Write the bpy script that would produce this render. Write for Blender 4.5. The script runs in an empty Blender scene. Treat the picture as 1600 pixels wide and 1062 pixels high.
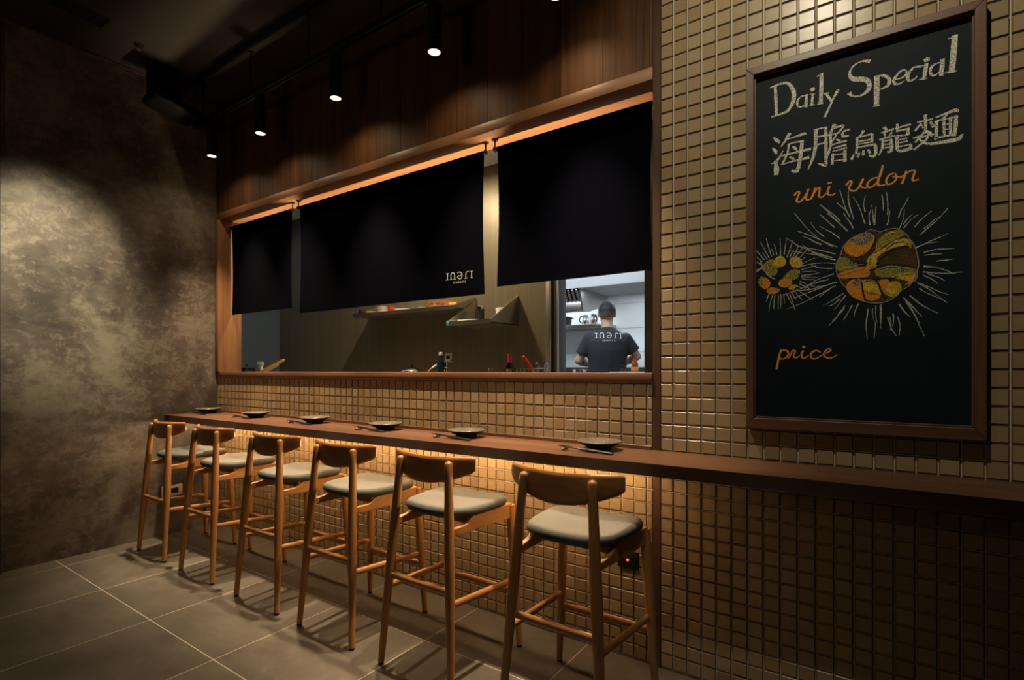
import bpy, bmesh, math, random
from mathutils import Vector, Matrix
S = bpy.context.scene
COL = S.collection
R = math.radians

# ---------------------------------------------------------------- camera
cam = bpy.data.cameras.new('camera')
co = bpy.data.objects.new('camera', cam)
COL.objects.link(co)
CAM = Vector((4.19, -2.05, 1.18))
co.location = CAM
co.rotation_euler = (R(90), 0, math.atan2(.56823546, .822866))
cam.sensor_width = 36.0
cam.lens = 36.0 * 819.0 / 1600.0
cam.shift_y = (578.5 - 531.0) / 1600.0
cam.clip_start = .02
S.camera = co

# ---------------------------------------------------------------- world, exposure, large lights
w = bpy.data.worlds.new('night')
S.world = w
w.use_nodes = True
w.node_tree.nodes['Background'].inputs[0].default_value = (.5, .55, .7, 1)
w.node_tree.nodes['Background'].inputs[1].default_value = .002
S.view_settings.view_transform = 'Standard'
S.view_settings.look = 'None'
S.view_settings.gamma = 1
S.view_settings.exposure = 0.0
S.view_settings.use_curve_mapping = False


def aim(o, target):
    d = Vector(target) - o.location
    o.rotation_euler = d.to_track_quat('-Z', 'Y').to_euler()


def spot(name, loc, target, power, color, size, blend=.6, radius=.03):
    l = bpy.data.lights.new(name, 'SPOT')
    l.energy = power
    l.color = color
    l.spot_size = R(size)
    l.spot_blend = blend
    l.shadow_soft_size = radius
    o = bpy.data.objects.new(name, l)
    COL.objects.link(o)
    o.location = loc
    aim(o, target)
    return o


def area(name, loc, target, power, color, sx, sy, spread=180):
    l = bpy.data.lights.new(name, 'AREA')
    l.shape = 'RECTANGLE'
    l.size = sx
    l.size_y = sy
    l.energy = power
    l.color = color
    l.spread = R(spread)
    o = bpy.data.objects.new(name, l)
    COL.objects.link(o)
    o.location = loc
    aim(o, target)
    return o


WARM = (1, .73, .45)
# ceiling spots of the room, outside the frame
spot('plaster_wall_spot', (1.25, -1.25, 3.1), (0, -1.0, 1.76), 520, (1, .86, .56), 35, 1.0, .10)
spot('board_spot', (3.96, -1.30, 3.17), (4.0, 0, 1.95), 75, (1, .89, .66), 84, .8, .03)
spot('floor_spot', (2.2, -3.0, 3.12), (1.25, -1.45, 0), 55, (1, .88, .58), 26, .5, .03)
# soft fill light added behind the camera to lift the room
for gx in (2.1,):
    gl = bpy.data.lights.new('room_fill', 'POINT')
    gl.energy = 10.5
    gl.color = (1, .82, .60)
    gl.shadow_soft_size = .16
    go = bpy.data.objects.new('room_fill', gl)
    COL.objects.link(go)
    go.location = (gx, -3.3, 2.1)
# kitchen: ceiling lamps, and fill lights added at the pass and hood
area('galley_lamp', (1.42, .50, 2.68), (1.42, .5, 0), 34, (1, .81, .48), .12, .12)
area('pass_fill', (1.73, .25, 1.10), (1.73, .13, 2.34), 24, (1, .70, .40), 3.2, .02, 48)  # added uplight that brightens the lintel and jamb
area('galley_lamp_end', (-.75, .55, 2.68), (-.75, .55, 0), 1.8, (.55, .75, 1), .2, .2)
area('cooking_room_lamp', (1.9, 1.62, 2.72), (1.9, 2.0, 0), 33, (.86, .94, 1), 1.6, .3)
area('hood_rear_fill', (1.2, 3.16, 2.0), (1.2, 3.16, 0), 5, (.88, .95, 1), .9, .1)  # added to lift the white wall behind the trough
area('hood_fill', (2.16, 2.95, 2.005), (2.16, 3.0, 0), 4.2, (.88, .95, 1), .55, .12)  # added to brighten the wall under the canopy


# ---------------------------------------------------------------- materials
def newmat(name):
    m = bpy.data.materials.new(name)
    m.use_nodes = True
    nt = m.node_tree
    b = nt.nodes['Principled BSDF']
    return m, nt, b


def lk(nt, a, b):
    nt.links.new(a, b)


def flat(name, c, rough=.5, metal=0., emit=None, es=0., noise=0., nscale=40., coat=0., trans=0., ior=1.45):
    m, nt, b = newmat(name)
    b.inputs['Base Color'].default_value = (*c, 1)
    b.inputs['Roughness'].default_value = rough
    b.inputs['Metallic'].default_value = metal
    b.inputs['Coat Weight'].default_value = coat
    b.inputs['Transmission Weight'].default_value = trans
    b.inputs['IOR'].default_value = ior
    if emit:
        b.inputs['Emission Color'].default_value = (*emit, 1)
        b.inputs['Emission Strength'].default_value = es
    if noise:
        tc = nt.nodes.new('ShaderNodeTexCoord')
        n = nt.nodes.new('ShaderNodeTexNoise')
        n.inputs['Scale'].default_value = nscale
        n.inputs['Detail'].default_value = 5
        lk(nt, tc.outputs['Object'], n.inputs['Vector'])
        mx = nt.nodes.new('ShaderNodeMix')
        mx.data_type = 'RGBA'
        mx.inputs[6].default_value = (*[x * (1 - noise) for x in c], 1)
        mx.inputs[7].default_value = (*[min(1, x * (1 + noise)) for x in c], 1)
        lk(nt, n.outputs['Fac'], mx.inputs[0])
        lk(nt, mx.outputs[2], b.inputs['Base Color'])
    return m


def ramp(nt, fac, stops):
    r = nt.nodes.new('ShaderNodeValToRGB')
    e = r.color_ramp.elements
    while len(e) < len(stops):
        e.new(.5)
    for i, (p, c) in enumerate(stops):
        e[i].position = p
        e[i].color = (*c, 1)
    lk(nt, fac, r.inputs[0])
    return r.outputs[0]


def math_(nt, op, a, b=None):
    n = nt.nodes.new('ShaderNodeMath')
    n.operation = op
    for i, v in enumerate((a, b)):
        if v is None:
            continue
        if isinstance(v, (int, float)):
            n.inputs[i].default_value = v
        else:
            lk(nt, v, n.inputs[i])
    return n.outputs[0]


def noise(nt, vec, scale, detail=5., rough=.55, dist=0.):
    n = nt.nodes.new('ShaderNodeTexNoise')
    n.inputs['Scale'].default_value = scale
    n.inputs['Detail'].default_value = detail
    n.inputs['Roughness'].default_value = rough
    n.inputs['Distortion'].default_value = dist
    lk(nt, vec, n.inputs['Vector'])
    return n.outputs['Fac']


def mapping(nt, vec, sc=(1, 1, 1), loc=(0, 0, 0), rot=(0, 0, 0)):
    n = nt.nodes.new('ShaderNodeMapping')
    n.inputs['Scale'].default_value = sc
    n.inputs['Location'].default_value = loc
    n.inputs['Rotation'].default_value = rot
    lk(nt, vec, n.inputs['Vector'])
    return n.outputs[0]


def bump(nt, b, h, strength=.2, dist=.01):
    n = nt.nodes.new('ShaderNodeBump')
    n.inputs['Strength'].default_value = strength
    n.inputs['Distance'].default_value = dist
    lk(nt, h, n.inputs['Height'])
    lk(nt, n.outputs[0], b.inputs['Normal'])


def wood(name, c1, c2, grain, rough=.4, space='Object', fine=1., planks=None, coat=0.):
    """grain: the axis along the fibre (0,1,2); planks: (axis, width) gives each board its own tone"""
    m, nt, b = newmat(name)
    tc = nt.nodes.new('ShaderNodeTexCoord')
    vec = tc.outputs['Object']
    sc = [14 * fine] * 3
    sc[grain] = .9 * fine
    v = vec
    tone = None
    if planks:
        sp = nt.nodes.new('ShaderNodeSeparateXYZ')
        lk(nt, vec, sp.inputs[0])
        k = math_(nt, 'FLOOR', math_(nt, 'DIVIDE', sp.outputs[planks[0]], planks[1]))
        wn = nt.nodes.new('ShaderNodeTexWhiteNoise')
        wn.noise_dimensions = '1D'
        lk(nt, k, wn.inputs['W'])
        tone = wn.outputs['Value']
        cb = nt.nodes.new('ShaderNodeCombineXYZ')
        lk(nt, math_(nt, 'MULTIPLY', tone, 13.), cb.inputs[(grain)])
        va = nt.nodes.new('ShaderNodeVectorMath')
        va.operation = 'ADD'
        lk(nt, vec, va.inputs[0])
        lk(nt, cb.outputs[0], va.inputs[1])
        v = va.outputs[0]
    a = noise(nt, mapping(nt, v, sc), 1.0, 6, .6, .6)
    sc2 = [60 * fine] * 3
    sc2[grain] = 2.2 * fine
    f = noise(nt, mapping(nt, v, sc2), 1.5, 3, .6)
    h = math_(nt, 'ADD', math_(nt, 'MULTIPLY', a, .7), math_(nt, 'MULTIPLY', f, .35))
    if tone is not None:
        h = math_(nt, 'ADD', h, math_(nt, 'MULTIPLY', math_(nt, 'SUBTRACT', tone, .5), .20))
    mid = tuple((x + y) / 2 for x, y in zip(c1, c2))
    col = ramp(nt, h, [(.28, c1), (.52, mid), (.78, c2)])
    lk(nt, col, b.inputs['Base Color'])
    b.inputs['Roughness'].default_value = rough
    b.inputs['Coat Weight'].default_value = coat
    bump(nt, b, f, .12, .002)
    return m


MAT = {}
MAT['walnut_panel'] = wood('walnut_panel', (.028, .012, .005), (.150, .066, .025), 2, .55, fine=.8, planks=(0, .203))
MAT['walnut'] = wood('walnut', (.070, .030, .014), (.20, .095, .045), 0, .42)
MAT['walnut_up'] = wood('walnut_up', (.070, .030, .014), (.20, .095, .045), 2, .42)
MAT['opening_wood_lit'] = wood('opening_wood_lit', (.13, .058, .026), (.33, .165, .078), 0, .42)  # lighter wood, its tone raised in place of light bounced from below
MAT['opening_wood_lit_up'] = wood('opening_wood_lit_up', (.13, .058, .026), (.33, .165, .078), 2, .42)  # same raised tone for the jamb, standing in for bounced light
MAT['walnut_post'] = wood('walnut_post', (.030, .014, .008), (.085, .040, .020), 2, .4)
MAT['counter'] = wood('counter_walnut', (.060, .026, .014), (.140, .066, .036), 0, .36)
MAT['frame_wood'] = wood('frame_wood', (.050, .023, .012), (.14, .066, .036), 0, .4)
MAT['frame_wood_up'] = wood('frame_wood_up', (.050, .023, .012), (.14, .066, .036), 2, .4)
MAT['oak'] = wood('oak', (.27, .115, .034), (.52, .26, .088), 2, .38, fine=1.3)
MAT['oak_x'] = wood('oak_x', (.25, .105, .032), (.48, .24, .085), 0, .38, fine=1.3)
MAT['oak_y'] = wood('oak_y', (.27, .115, .034), (.52, .26, .088), 1, .38, fine=1.3)
MAT['pin_wood'] = wood('pin_wood', (.55, .27, .07), (.75, .42, .13), 0, .4)
MAT['black_metal'] = flat('black_metal', (.006, .0065, .008), .42, .0)
MAT['speaker_black'] = flat('speaker_black', (.004, .004, .005), .7)
MAT['speaker_black'].node_tree.nodes['Principled BSDF'].inputs['Specular IOR Level'].default_value = .15
MAT['black_plastic'] = flat('black_plastic', (.008, .008, .010), .5)
MAT['rubber'] = flat('rubber', (.01, .009, .008), .7)
MAT['ceiling'] = flat('ceiling_paint', (.020, .017, .016), .8, noise=.12, nscale=1.5)
MAT['dark_wall'] = flat('dark_wall', (.02, .019, .02), .7, noise=.1, nscale=3)
MAT['steel'] = flat('brushed_steel', (.55, .54, .52), .32, 1., noise=.06, nscale=30)
MAT['chrome'] = flat('chrome', (.8, .8, .8), .1, 1.)
MAT['white_panel'] = flat('white_panel', (.72, .76, .80), .35, noise=.02, nscale=3)
MAT['joint'] = flat('panel_joint', (.28, .30, .33), .6)
MAT['white_ceramic'] = flat('white_ceramic', (.75, .73, .68), .25)
MAT['terracotta'] = flat('terracotta', (.55, .24, .075), .45, noise=.2)
MAT['red_plastic'] = flat('red_plastic', (.75, .03, .03), .35)
MAT['dark_red'] = flat('dark_red', (.35, .03, .015), .5)
MAT['teal'] = flat('teal_rubber', (.06, .42, .36), .45)
MAT['wine_glass'] = flat('dark_bottle_glass', (.006, .008, .006), .08, coat=.5)
MAT['capsule'] = flat('bottle_capsule', (.45, .03, .09), .35)
MAT['amber'] = flat('amber_glass', (.36, .075, .012), .1, coat=.6)
MAT['orange_label'] = flat('orange_label', (.85, .33, .08), .5)
MAT['navy_bottle'] = flat('navy_bottle', (.008, .014, .035), .25)
MAT['cloth_white'] = flat('white_cloth', (.78, .76, .70), .8)
MAT['clear_plastic'] = flat('milky_plastic', (.72, .72, .70), .3)
MAT['outlet_white'] = flat('outlet_cover', (.62, .58, .50), .4)
MAT['led_red'] = flat('indicator', (.6, .05, .02), .4, emit=(1, .08, .03), es=3)
MAT['lens'] = flat('lamp_lens', (.9, .85, .75), .3, emit=(1, .84, .62), es=1.5)
MAT['led_diffuser'] = flat('led_diffuser', (.9, .8, .6), .4, emit=(1, .65, .33), es=84.0)
MAT['skin'] = flat('skin', (.56, .36, .26), .5, noise=.05, nscale=20)


def hair_mat():
    m, nt, b = newmat('short_hair')
    tc = nt.nodes.new('ShaderNodeTexCoord')
    sp = nt.nodes.new('ShaderNodeSeparateXYZ')
    lk(nt, tc.outputs['Object'], sp.inputs[0])
    n = noise(nt, tc.outputs['Object'], 160, 3, .7)
    k = math_(nt, 'ADD', sp.outputs[2], math_(nt, 'MULTIPLY', math_(nt, 'SUBTRACT', n, .5), .02))
    col = ramp(nt, math_(nt, 'DIVIDE', math_(nt, 'SUBTRACT', k, 1.525), .10), [(0, (.30, .205, .155)), (.30, (.13, .10, .08)), (.70, (.016, .016, .018))])
    lk(nt, col, b.inputs['Base Color'])
    b.inputs['Roughness'].default_value = .7
    bump(nt, b, n, .4, .003)
    return m


MAT['hair'] = hair_mat()
MAT['shirt'] = flat('black_cotton', (.030, .034, .041), .85, noise=.15, nscale=60)
MAT['trousers'] = flat('dark_trousers', (.013, .014, .018), .85)
MAT['shoe'] = flat('shoe', (.01, .01, .01), .5)
MAT['print'] = flat('print_white', (.34, .345, .34), .8)
MAT['shirt_print'] = flat('shirt_print', (.80, .82, .84), .8)
MAT['seat'] = flat('grey_vinyl', (.060, .067, .066), .58, noise=.06, nscale=14)
MAT['seat'].node_tree.nodes['Principled BSDF'].inputs['Specular IOR Level'].default_value = .3

MAT['walnut_panel'].node_tree.nodes['Principled BSDF'].inputs['Specular IOR Level'].default_value = .2


def noren_mat():
    m, nt, b = newmat('noren_cotton')
    tc = nt.nodes.new('ShaderNodeTexCoord')
    n = noise(nt, tc.outputs['Object'], 500, 2)
    col = ramp(nt, n, [(.3, (.0004, .0006, .0020)), (.7, (.0008, .0011, .0032))])
    lk(nt, col, b.inputs['Base Color'])
    b.inputs['Roughness'].default_value = .95
    b.inputs['Specular IOR Level'].default_value = .02
    bump(nt, b, n, .2, .001)
    return m


MAT['noren'] = noren_mat()


def plaster():
    m, nt, b = newmat('troweled_plaster')
    g = nt.nodes.new('ShaderNodeNewGeometry')
    p = g.outputs['Position']
    big = noise(nt, mapping(nt, p, (1, 1.2, 1)), 1.5, 3, .6, .3)
    mid = noise(nt, mapping(nt, p, (1, 5, 7)), 1.0, 9, .74, .5)
    flk = noise(nt, mapping(nt, p, (1, 10, 17), rot=(.25, 0, 0)), 1.0, 10, .80, .7)
    fl2 = noise(nt, mapping(nt, p, (1, 26, 16), rot=(-.3, 0, 0)), 1.0, 8, .75, .3)
    base = ramp(nt, math_(nt, 'ADD', math_(nt, 'MULTIPLY', big, .55), math_(nt, 'MULTIPLY', mid, .45)),
                [(.38, (.034, .027, .024)), (.50, (.084, .068, .058)), (.62, (.160, .137, .110))])
    k = math_(nt, 'ADD', math_(nt, 'MULTIPLY', flk, .62), math_(nt, 'MULTIPLY', big, .38))
    k = math_(nt, 'ADD', k, math_(nt, 'MULTIPLY', math_(nt, 'SUBTRACT', fl2, .5), .35))
    msk = ramp(nt, k, [(.49, (0, 0, 0)), (.535, (.45, .45, .45)), (.58, (.6, .6, .6)), (.66, (1, 1, 1))])
    mx = nt.nodes.new('ShaderNodeMix')
    mx.data_type = 'RGBA'
    lk(nt, msk, mx.inputs[0])
    lk(nt, base, mx.inputs[6])
    mx.inputs[7].default_value = (.185, .160, .124, 1)
    lk(nt, mx.outputs[2], b.inputs['Base Color'])
    lk(nt, math_(nt, 'ADD', math_(nt, 'MULTIPLY', flk, .35), .32), b.inputs['Roughness'])
    bump(nt, b, math_(nt, 'ADD', flk, math_(nt, 'MULTIPLY', mid, .6)), .22, .008)
    return m


MAT['plaster'] = plaster()


def floor_mat():
    m, nt, b = newmat('stone_floor_tile')
    g = nt.nodes.new('ShaderNodeNewGeometry')
    p = g.outputs['Position']
    sp = nt.nodes.new('ShaderNodeSeparateXYZ')
    lk(nt, p, sp.inputs[0])
    ux = math_(nt, 'DIVIDE', math_(nt, 'ADD', sp.outputs[0], -.1686 + 60.1), .601)
    uy = math_(nt, 'DIVIDE', math_(nt, 'ADD', sp.outputs[1], .381 + 60.1), .601)
    fx = math_(nt, 'FRACT', ux)
    fy = math_(nt, 'FRACT', uy)

    def edge(f):
        return math_(nt, 'MINIMUM', f, math_(nt, 'SUBTRACT', 1., f))
    e = math_(nt, 'MINIMUM', edge(fx), edge(fy))
    gr = math_(nt, 'LESS_THAN', e, .0032)
    cb = nt.nodes.new('ShaderNodeCombineXYZ')
    lk(nt, math_(nt, 'FLOOR', ux), cb.inputs[0])
    lk(nt, math_(nt, 'FLOOR', uy), cb.inputs[1])
    wn = nt.nodes.new('ShaderNodeTexWhiteNoise')
    lk(nt, cb.outputs[0], wn.inputs['Vector'])
    n1 = noise(nt, p, 3.0, 8, .65, .4)
    n2 = noise(nt, p, 22, 6, .7)
    h = math_(nt, 'ADD', math_(nt, 'MULTIPLY', n1, .65), math_(nt, 'MULTIPLY', n2, .35))
    h = math_(nt, 'ADD', h, math_(nt, 'MULTIPLY', math_(nt, 'SUBTRACT', wn.outputs['Value'], .5), .10))
    col = ramp(nt, h, [(.32, (.066, .060, .050)), (.5, (.100, .091, .076)), (.68, (.140, .128, .106))])
    mx = nt.nodes.new('ShaderNodeMix')
    mx.data_type = 'RGBA'
    lk(nt, gr, mx.inputs[0])
    lk(nt, col, mx.inputs[6])
    mx.inputs[7].default_value = (.46, .42, .34, 1)
    lk(nt, mx.outputs[2], b.inputs['Base Color'])
    lk(nt, math_(nt, 'ADD', math_(nt, 'MULTIPLY', n1, .25), .30), b.inputs['Roughness'])
    b.inputs['Specular IOR Level'].default_value = .4
    bump(nt, b, math_(nt, 'SUBTRACT', n2, math_(nt, 'MULTIPLY', gr, .8)), .08, .003)
    return m


MAT['floor'] = floor_mat()
PX, PZ, TX0, TZ0 = .0537, .0533, 3.494 + .0537 * 0 - .0027, .862


def tile_mat():
    m, nt, b = newmat('glazed_mosaic_tile')
    g = nt.nodes.new('ShaderNodeNewGeometry')
    p = g.outputs['Position']
    sp = nt.nodes.new('ShaderNodeSeparateXYZ')
    lk(nt, p, sp.inputs[0])
    ux = math_(nt, 'DIVIDE', math_(nt, 'ADD', sp.outputs[0], -TX0 + 537.), PX)
    uz = math_(nt, 'DIVIDE', math_(nt, 'ADD', sp.outputs[2], -TZ0 + 533.), PZ)
    cb = nt.nodes.new('ShaderNodeCombineXYZ')
    lk(nt, math_(nt, 'FLOOR', ux), cb.inputs[0])
    lk(nt, math_(nt, 'FLOOR', uz), cb.inputs[2])
    wn = nt.nodes.new('ShaderNodeTexWhiteNoise')
    lk(nt, cb.outputs[0], wn.inputs['Vector'])
    n = noise(nt, p, 60, 4)
    n2 = noise(nt, p, 9, 3)
    h = math_(nt, 'ADD', math_(nt, 'MULTIPLY', wn.outputs['Value'], .45), math_(nt, 'MULTIPLY', n, .35))
    h = math_(nt, 'ADD', h, math_(nt, 'MULTIPLY', n2, .2))
    col = ramp(nt, h, [(.2, (.235, .160, .082)), (.5, (.282, .203, .112)), (.85, (.325, .248, .150))])
    lk(nt, col, b.inputs['Base Color'])
    b.inputs['Roughness'].default_value = .30
    b.inputs['Specular IOR Level'].default_value = .32
    bump(nt, b, n2, .12, .004)
    return m


MAT['tile'] = tile_mat()
MAT['tile_edge'] = flat('tile_edge_shade', (.150, .096, .048), .3)  # darker than the tile face: relief shade put into the edge colour
MAT['grout'] = flat('grout', (.50, .44, .33), .85, noise=.1, nscale=50)


def galley_wall():
    m, nt, b = newmat('galley_steel_wall')
    g = nt.nodes.new('ShaderNodeNewGeometry')
    n = noise(nt, mapping(nt, g.outputs['Position'], (60, 60, .8)), 1., 3)
    col = ramp(nt, n, [(.3, (.125, .104, .072)), (.7, (.160, .135, .096))])
    lk(nt, col, b.inputs['Base Color'])
    b.inputs['Roughness'].default_value = .42
    b.inputs['Metallic'].default_value = .25
    return m


MAT['galley'] = galley_wall()
MAT['galley_dark'] = flat('galley_dark_panel', (.045, .036, .030), .25, noise=.2, nscale=4)
MAT['door_grey'] = flat('door_grey', (.10, .105, .11), .5)
MAT['hood_under'] = flat('hood_underside', (.30, .31, .32), .5)
MAT['galley_blue'] = flat('galley_end_wall', (.08, .115, .17), .45)


def board_mat():
    m, nt, b = newmat('chalkboard_slate')
    g = nt.nodes.new('ShaderNodeNewGeometry')
    n = noise(nt, g.outputs['Position'], 5, 7, .7, .5)
    col = ramp(nt, n, [(.35, (.0022, .0070, .0105)), (.7, (.0048, .0112, .0155))])
    lk(nt, col, b.inputs['Base Color'])
    b.inputs['Roughness'].default_value = .62
    b.inputs['Specular IOR Level'].default_value = .16
    return m


MAT['board'] = board_mat()


def chalk(name, c, c2=None, cover=.42, scale=420, dark=(.010, .015, .016), blotch=None):
    m, nt, b = newmat(name)
    g = nt.nodes.new('ShaderNodeNewGeometry')
    p = g.outputs['Position']
    n = noise(nt, p, scale, 3, .7)
    if c2:
        k = noise(nt, p, blotch or 30, 3, .6)
        base = ramp(nt, k, [(.38, c), (.62, c2)])
    else:
        base = ramp(nt, n, [(0, c), (1, c)])
    f = ramp(nt, n, [(cover - .06, (0, 0, 0)), (cover + .10, (1, 1, 1))])
    mx = nt.nodes.new('ShaderNodeMix')
    mx.data_type = 'RGBA'
    lk(nt, f, mx.inputs[0])
    mx.inputs[6].default_value = (*dark, 1)
    lk(nt, base, mx.inputs[7])
    lk(nt, mx.outputs[2], b.inputs['Base Color'])
    b.inputs['Roughness'].default_value = .95
    b.inputs['Specular IOR Level'].default_value = .1
    return m


MAT['chalk_white'] = chalk('chalk_white', (.80, .78, .68), cover=.455, scale=460)
MAT['chalk_spine'] = chalk('chalk_spine', (.62, .62, .57), cover=.46, scale=420)
MAT['chalk_orange'] = chalk('chalk_orange', (.85, .30, .03), (.62, .30, .12), cover=.36)
MAT['chalk_ring'] = chalk('chalk_ring', (.36, .30, .30), cover=.42)
MAT['roe_orange'] = chalk('roe_orange', (.78, .23, .025), (.66, .34, .05), cover=.43, blotch=60)
MAT['roe_yellow'] = chalk('roe_yellow', (.78, .56, .06), (.60, .36, .04), cover=.44, blotch=55)
MAT['roe_olive'] = chalk('roe_olive', (.38, .34, .08), (.50, .38, .06), cover=.48, blotch=50)
MAT['roe_brown'] = chalk('roe_brown', (.17, .085, .02), (.10, .06, .02), cover=.50)
MAT['roe_dark'] = flat('roe_dark', (.010, .011, .009), .95)
MAT['roe_white'] = chalk('roe_white', (.48, .42, .28), cover=.50)


def plate_mat():
    m, nt, b = newmat('speckled_stoneware')
    tc = nt.nodes.new('ShaderNodeTexCoord')
    n = noise(nt, tc.outputs['Object'], 190, 3, .7)
    col = ramp(nt, n, [(.38, (.030, .025, .021)), (.52, (.085, .075, .058)), (.66, (.17, .15, .115))])
    lk(nt, col, b.inputs['Base Color'])
    b.inputs['Roughness'].default_value = .38
    return m


MAT['plate'] = plate_mat()
MAT['plate_dark'] = flat('dark_stoneware', (.022, .018, .016), .55)
MAT['lacquer'] = flat('black_lacquer', (.010, .009, .010), .25)
MAT['rest_wood'] = flat('rest_wood', (.06, .026, .014), .35)


# ---------------------------------------------------------------- mesh builder
class MB:
    def __init__(s):
        s.v, s.f, s.m = [], [], []

    def add(s, vs, fs, mi=0, xf=None):
        o = len(s.v)
        for p in vs:
            p = Vector(p)
            s.v.append(tuple(xf @ p if xf else p))
        for f in fs:
            s.f.append([i + o for i in f])
            s.m.append(mi)
        return s

    def bm(s, bm, mi=0, xf=None):
        bm.verts.index_update()
        s.add([v.co[:] for v in bm.verts], [[v.index for v in f.verts] for f in bm.faces], mi, xf)
        bm.free()
        return s

    def box(s, x0, x1, y0, y1, z0, z1, bev=0., mi=0, seg=2, xf=None):
        b = bmesh.new()
        bmesh.ops.create_cube(b, size=1)
        for v in b.verts:
            v.co = ((x0 + x1) / 2 + v.co.x * (x1 - x0), (y0 + y1) / 2 + v.co.y * (y1 - y0), (z0 + z1) / 2 + v.co.z * (z1 - z0))
        if bev:
            bmesh.ops.bevel(b, geom=b.edges[:], offset=bev, segments=seg, affect='EDGES', profile=.5)
        return s.bm(b, mi, xf)

    def prism(s, pts, axis, a, b_, mi=0, xf=None):
        """pts: outline in the two other axes (in order), extruded along axis from a to b"""
        def mk(p, t):
            q = list(p)
            q.insert(axis, t)
            return tuple(q)
        n = len(pts)
        vs = [mk(p, a) for p in pts] + [mk(p, b_) for p in pts]
        fs = [[i, (i + 1) % n, n + (i + 1) % n, n + i] for i in range(n)] + [list(range(n))[::-1], list(range(n, 2 * n))]
        return s.add(vs, fs, mi, xf)

    def tube(s, pts, rad, seg=12, caps=True, mi=0, xf=None, up=(0, 0, 1)):
        """rad: a radius or (rx, ry) per point; round ends come from the radii given"""
        pts = [Vector(p) for p in pts]
        n = len(pts)
        if not isinstance(rad, (list,)):
            rad = [rad] * n
        vs, fs = [], []
        prev = None
        for i, p in enumerate(pts):
            t = (pts[min(i + 1, n - 1)] - pts[max(i - 1, 0)])
            if t.length < 1e-9:
                t = Vector((0, 0, 1))
            t.normalize()
            if prev is None:
                u = Vector(up)
                if abs(u.dot(t)) > .95:
                    u = Vector((0, 1, 0)) if abs(t.y) < .9 else Vector((1, 0, 0))
            else:
                u = prev
            a = (u - t * u.dot(t)).normalized()
            prev = a
            c = t.cross(a)
            r = rad[i]
            rx, ry = r if isinstance(r, (tuple, list)) else (r, r)
            for k in range(seg):
                g = 2 * math.pi * k / seg
                vs.append(tuple(p + c * (math.cos(g) * rx) + a * (math.sin(g) * ry)))
        for i in range(n - 1):
            for k in range(seg):
                k2 = (k + 1) % seg
                fs.append([i * seg + k, i * seg + k2, (i + 1) * seg + k2, (i + 1) * seg + k])
        if caps:
            fs.append(list(range(seg))[::-1])
            fs.append(list(range((n - 1) * seg, n * seg)))
        return s.add(vs, fs, mi, xf)

    def lathe(s, prof, seg=32, mi=0, xf=None, squash=(1, 1)):
        vs, fs = [], []
        n = len(prof)
        for r, z in prof:
            for k in range(seg):
                g = 2 * math.pi * k / seg
                vs.append((max(r, 1e-5) * math.cos(g) * squash[0], max(r, 1e-5) * math.sin(g) * squash[1], z))
        for i in range(n - 1):
            for k in range(seg):
                k2 = (k + 1) % seg
                fs.append([i * seg + k, i * seg + k2, (i + 1) * seg + k2, (i + 1) * seg + k])
        fs.append(list(range(seg))[::-1])
        fs.append(list(range((n - 1) * seg, n * seg)))
        return s.add(vs, fs, mi, xf)

    def ball(s, c, r, seg=20, rings=12, mi=0, xf=None):
        rx, ry, rz = r if isinstance(r, (tuple, list)) else (r, r, r)
        b = bmesh.new()
        bmesh.ops.create_uvsphere(b, u_segments=seg, v_segments=rings, radius=1)
        for v in b.verts:
            v.co = (c[0] + v.co.x * rx, c[1] + v.co.y * ry, c[2] + v.co.z * rz)
        return s.bm(b, mi, xf)

    def build(s, name, mats, parent=None, angle=35, loc=None):
        me = bpy.data.meshes.new(name)
        me.from_pydata(s.v, [], s.f)
        if not isinstance(mats, (list, tuple)):
            mats = [mats]
        for m in mats:
            me.materials.append(MAT[m] if isinstance(m, str) else m)
        me.polygons.foreach_set('material_index', s.m)
        me.update()
        if angle:
            me.polygons.foreach_set('use_smooth', [True] * len(me.polygons))
            me.set_sharp_from_angle(angle=R(angle))
        o = bpy.data.objects.new(name, me)
        COL.objects.link(o)
        if parent:
            o.parent = parent
        if loc is not None:
            o.location = loc
        return o


def tag(o, label=None, cat=None, group=None, kind=None):
    if label:
        o['label'] = label
    if cat:
        o['category'] = cat
    if group:
        o['group'] = group
    if kind:
        o['kind'] = kind
    return o


def thing(name, label, cat, loc=(0, 0, 0), rz=0., group=None):
    o = bpy.data.objects.new(name, None)
    o.empty_display_size = .1
    COL.objects.link(o)
    o.location = loc
    o.rotation_euler = (0, 0, rz)
    return tag(o, label, cat, group)


def struct(o):
    o['kind'] = 'structure'
    return o


KIDS = {}


def dup(root, loc, rz=None, label=None, name=None):
    def cp(o, par):
        c = o.copy()
        COL.objects.link(c)
        if par:
            c.parent = par
        for ch in o.children:
            cp(ch, c)
        return c
    r = cp(root, None)
    r.location = loc
    if rz is not None:
        r.rotation_euler = (0, 0, rz)
    if label:
        r['label'] = label
    return r


def skin_solid(mb, voxel, smooth=6):
    """one continuous surface out of overlapping volumes"""
    me = bpy.data.meshes.new('tmp')
    me.from_pydata(mb.v, [], mb.f)
    o = bpy.data.objects.new('tmp', me)
    COL.objects.link(o)
    md = o.modifiers.new('r', 'REMESH')
    md.mode = 'VOXEL'
    md.voxel_size = voxel
    sm = o.modifiers.new('s', 'SMOOTH')
    sm.iterations = smooth
    sm.factor = .5
    dg = bpy.context.evaluated_depsgraph_get()
    ev = o.evaluated_get(dg)
    m2 = bpy.data.meshes.new_from_object(ev)
    bpy.data.objects.remove(o)
    bpy.data.meshes.remove(me)
    return m2


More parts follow.
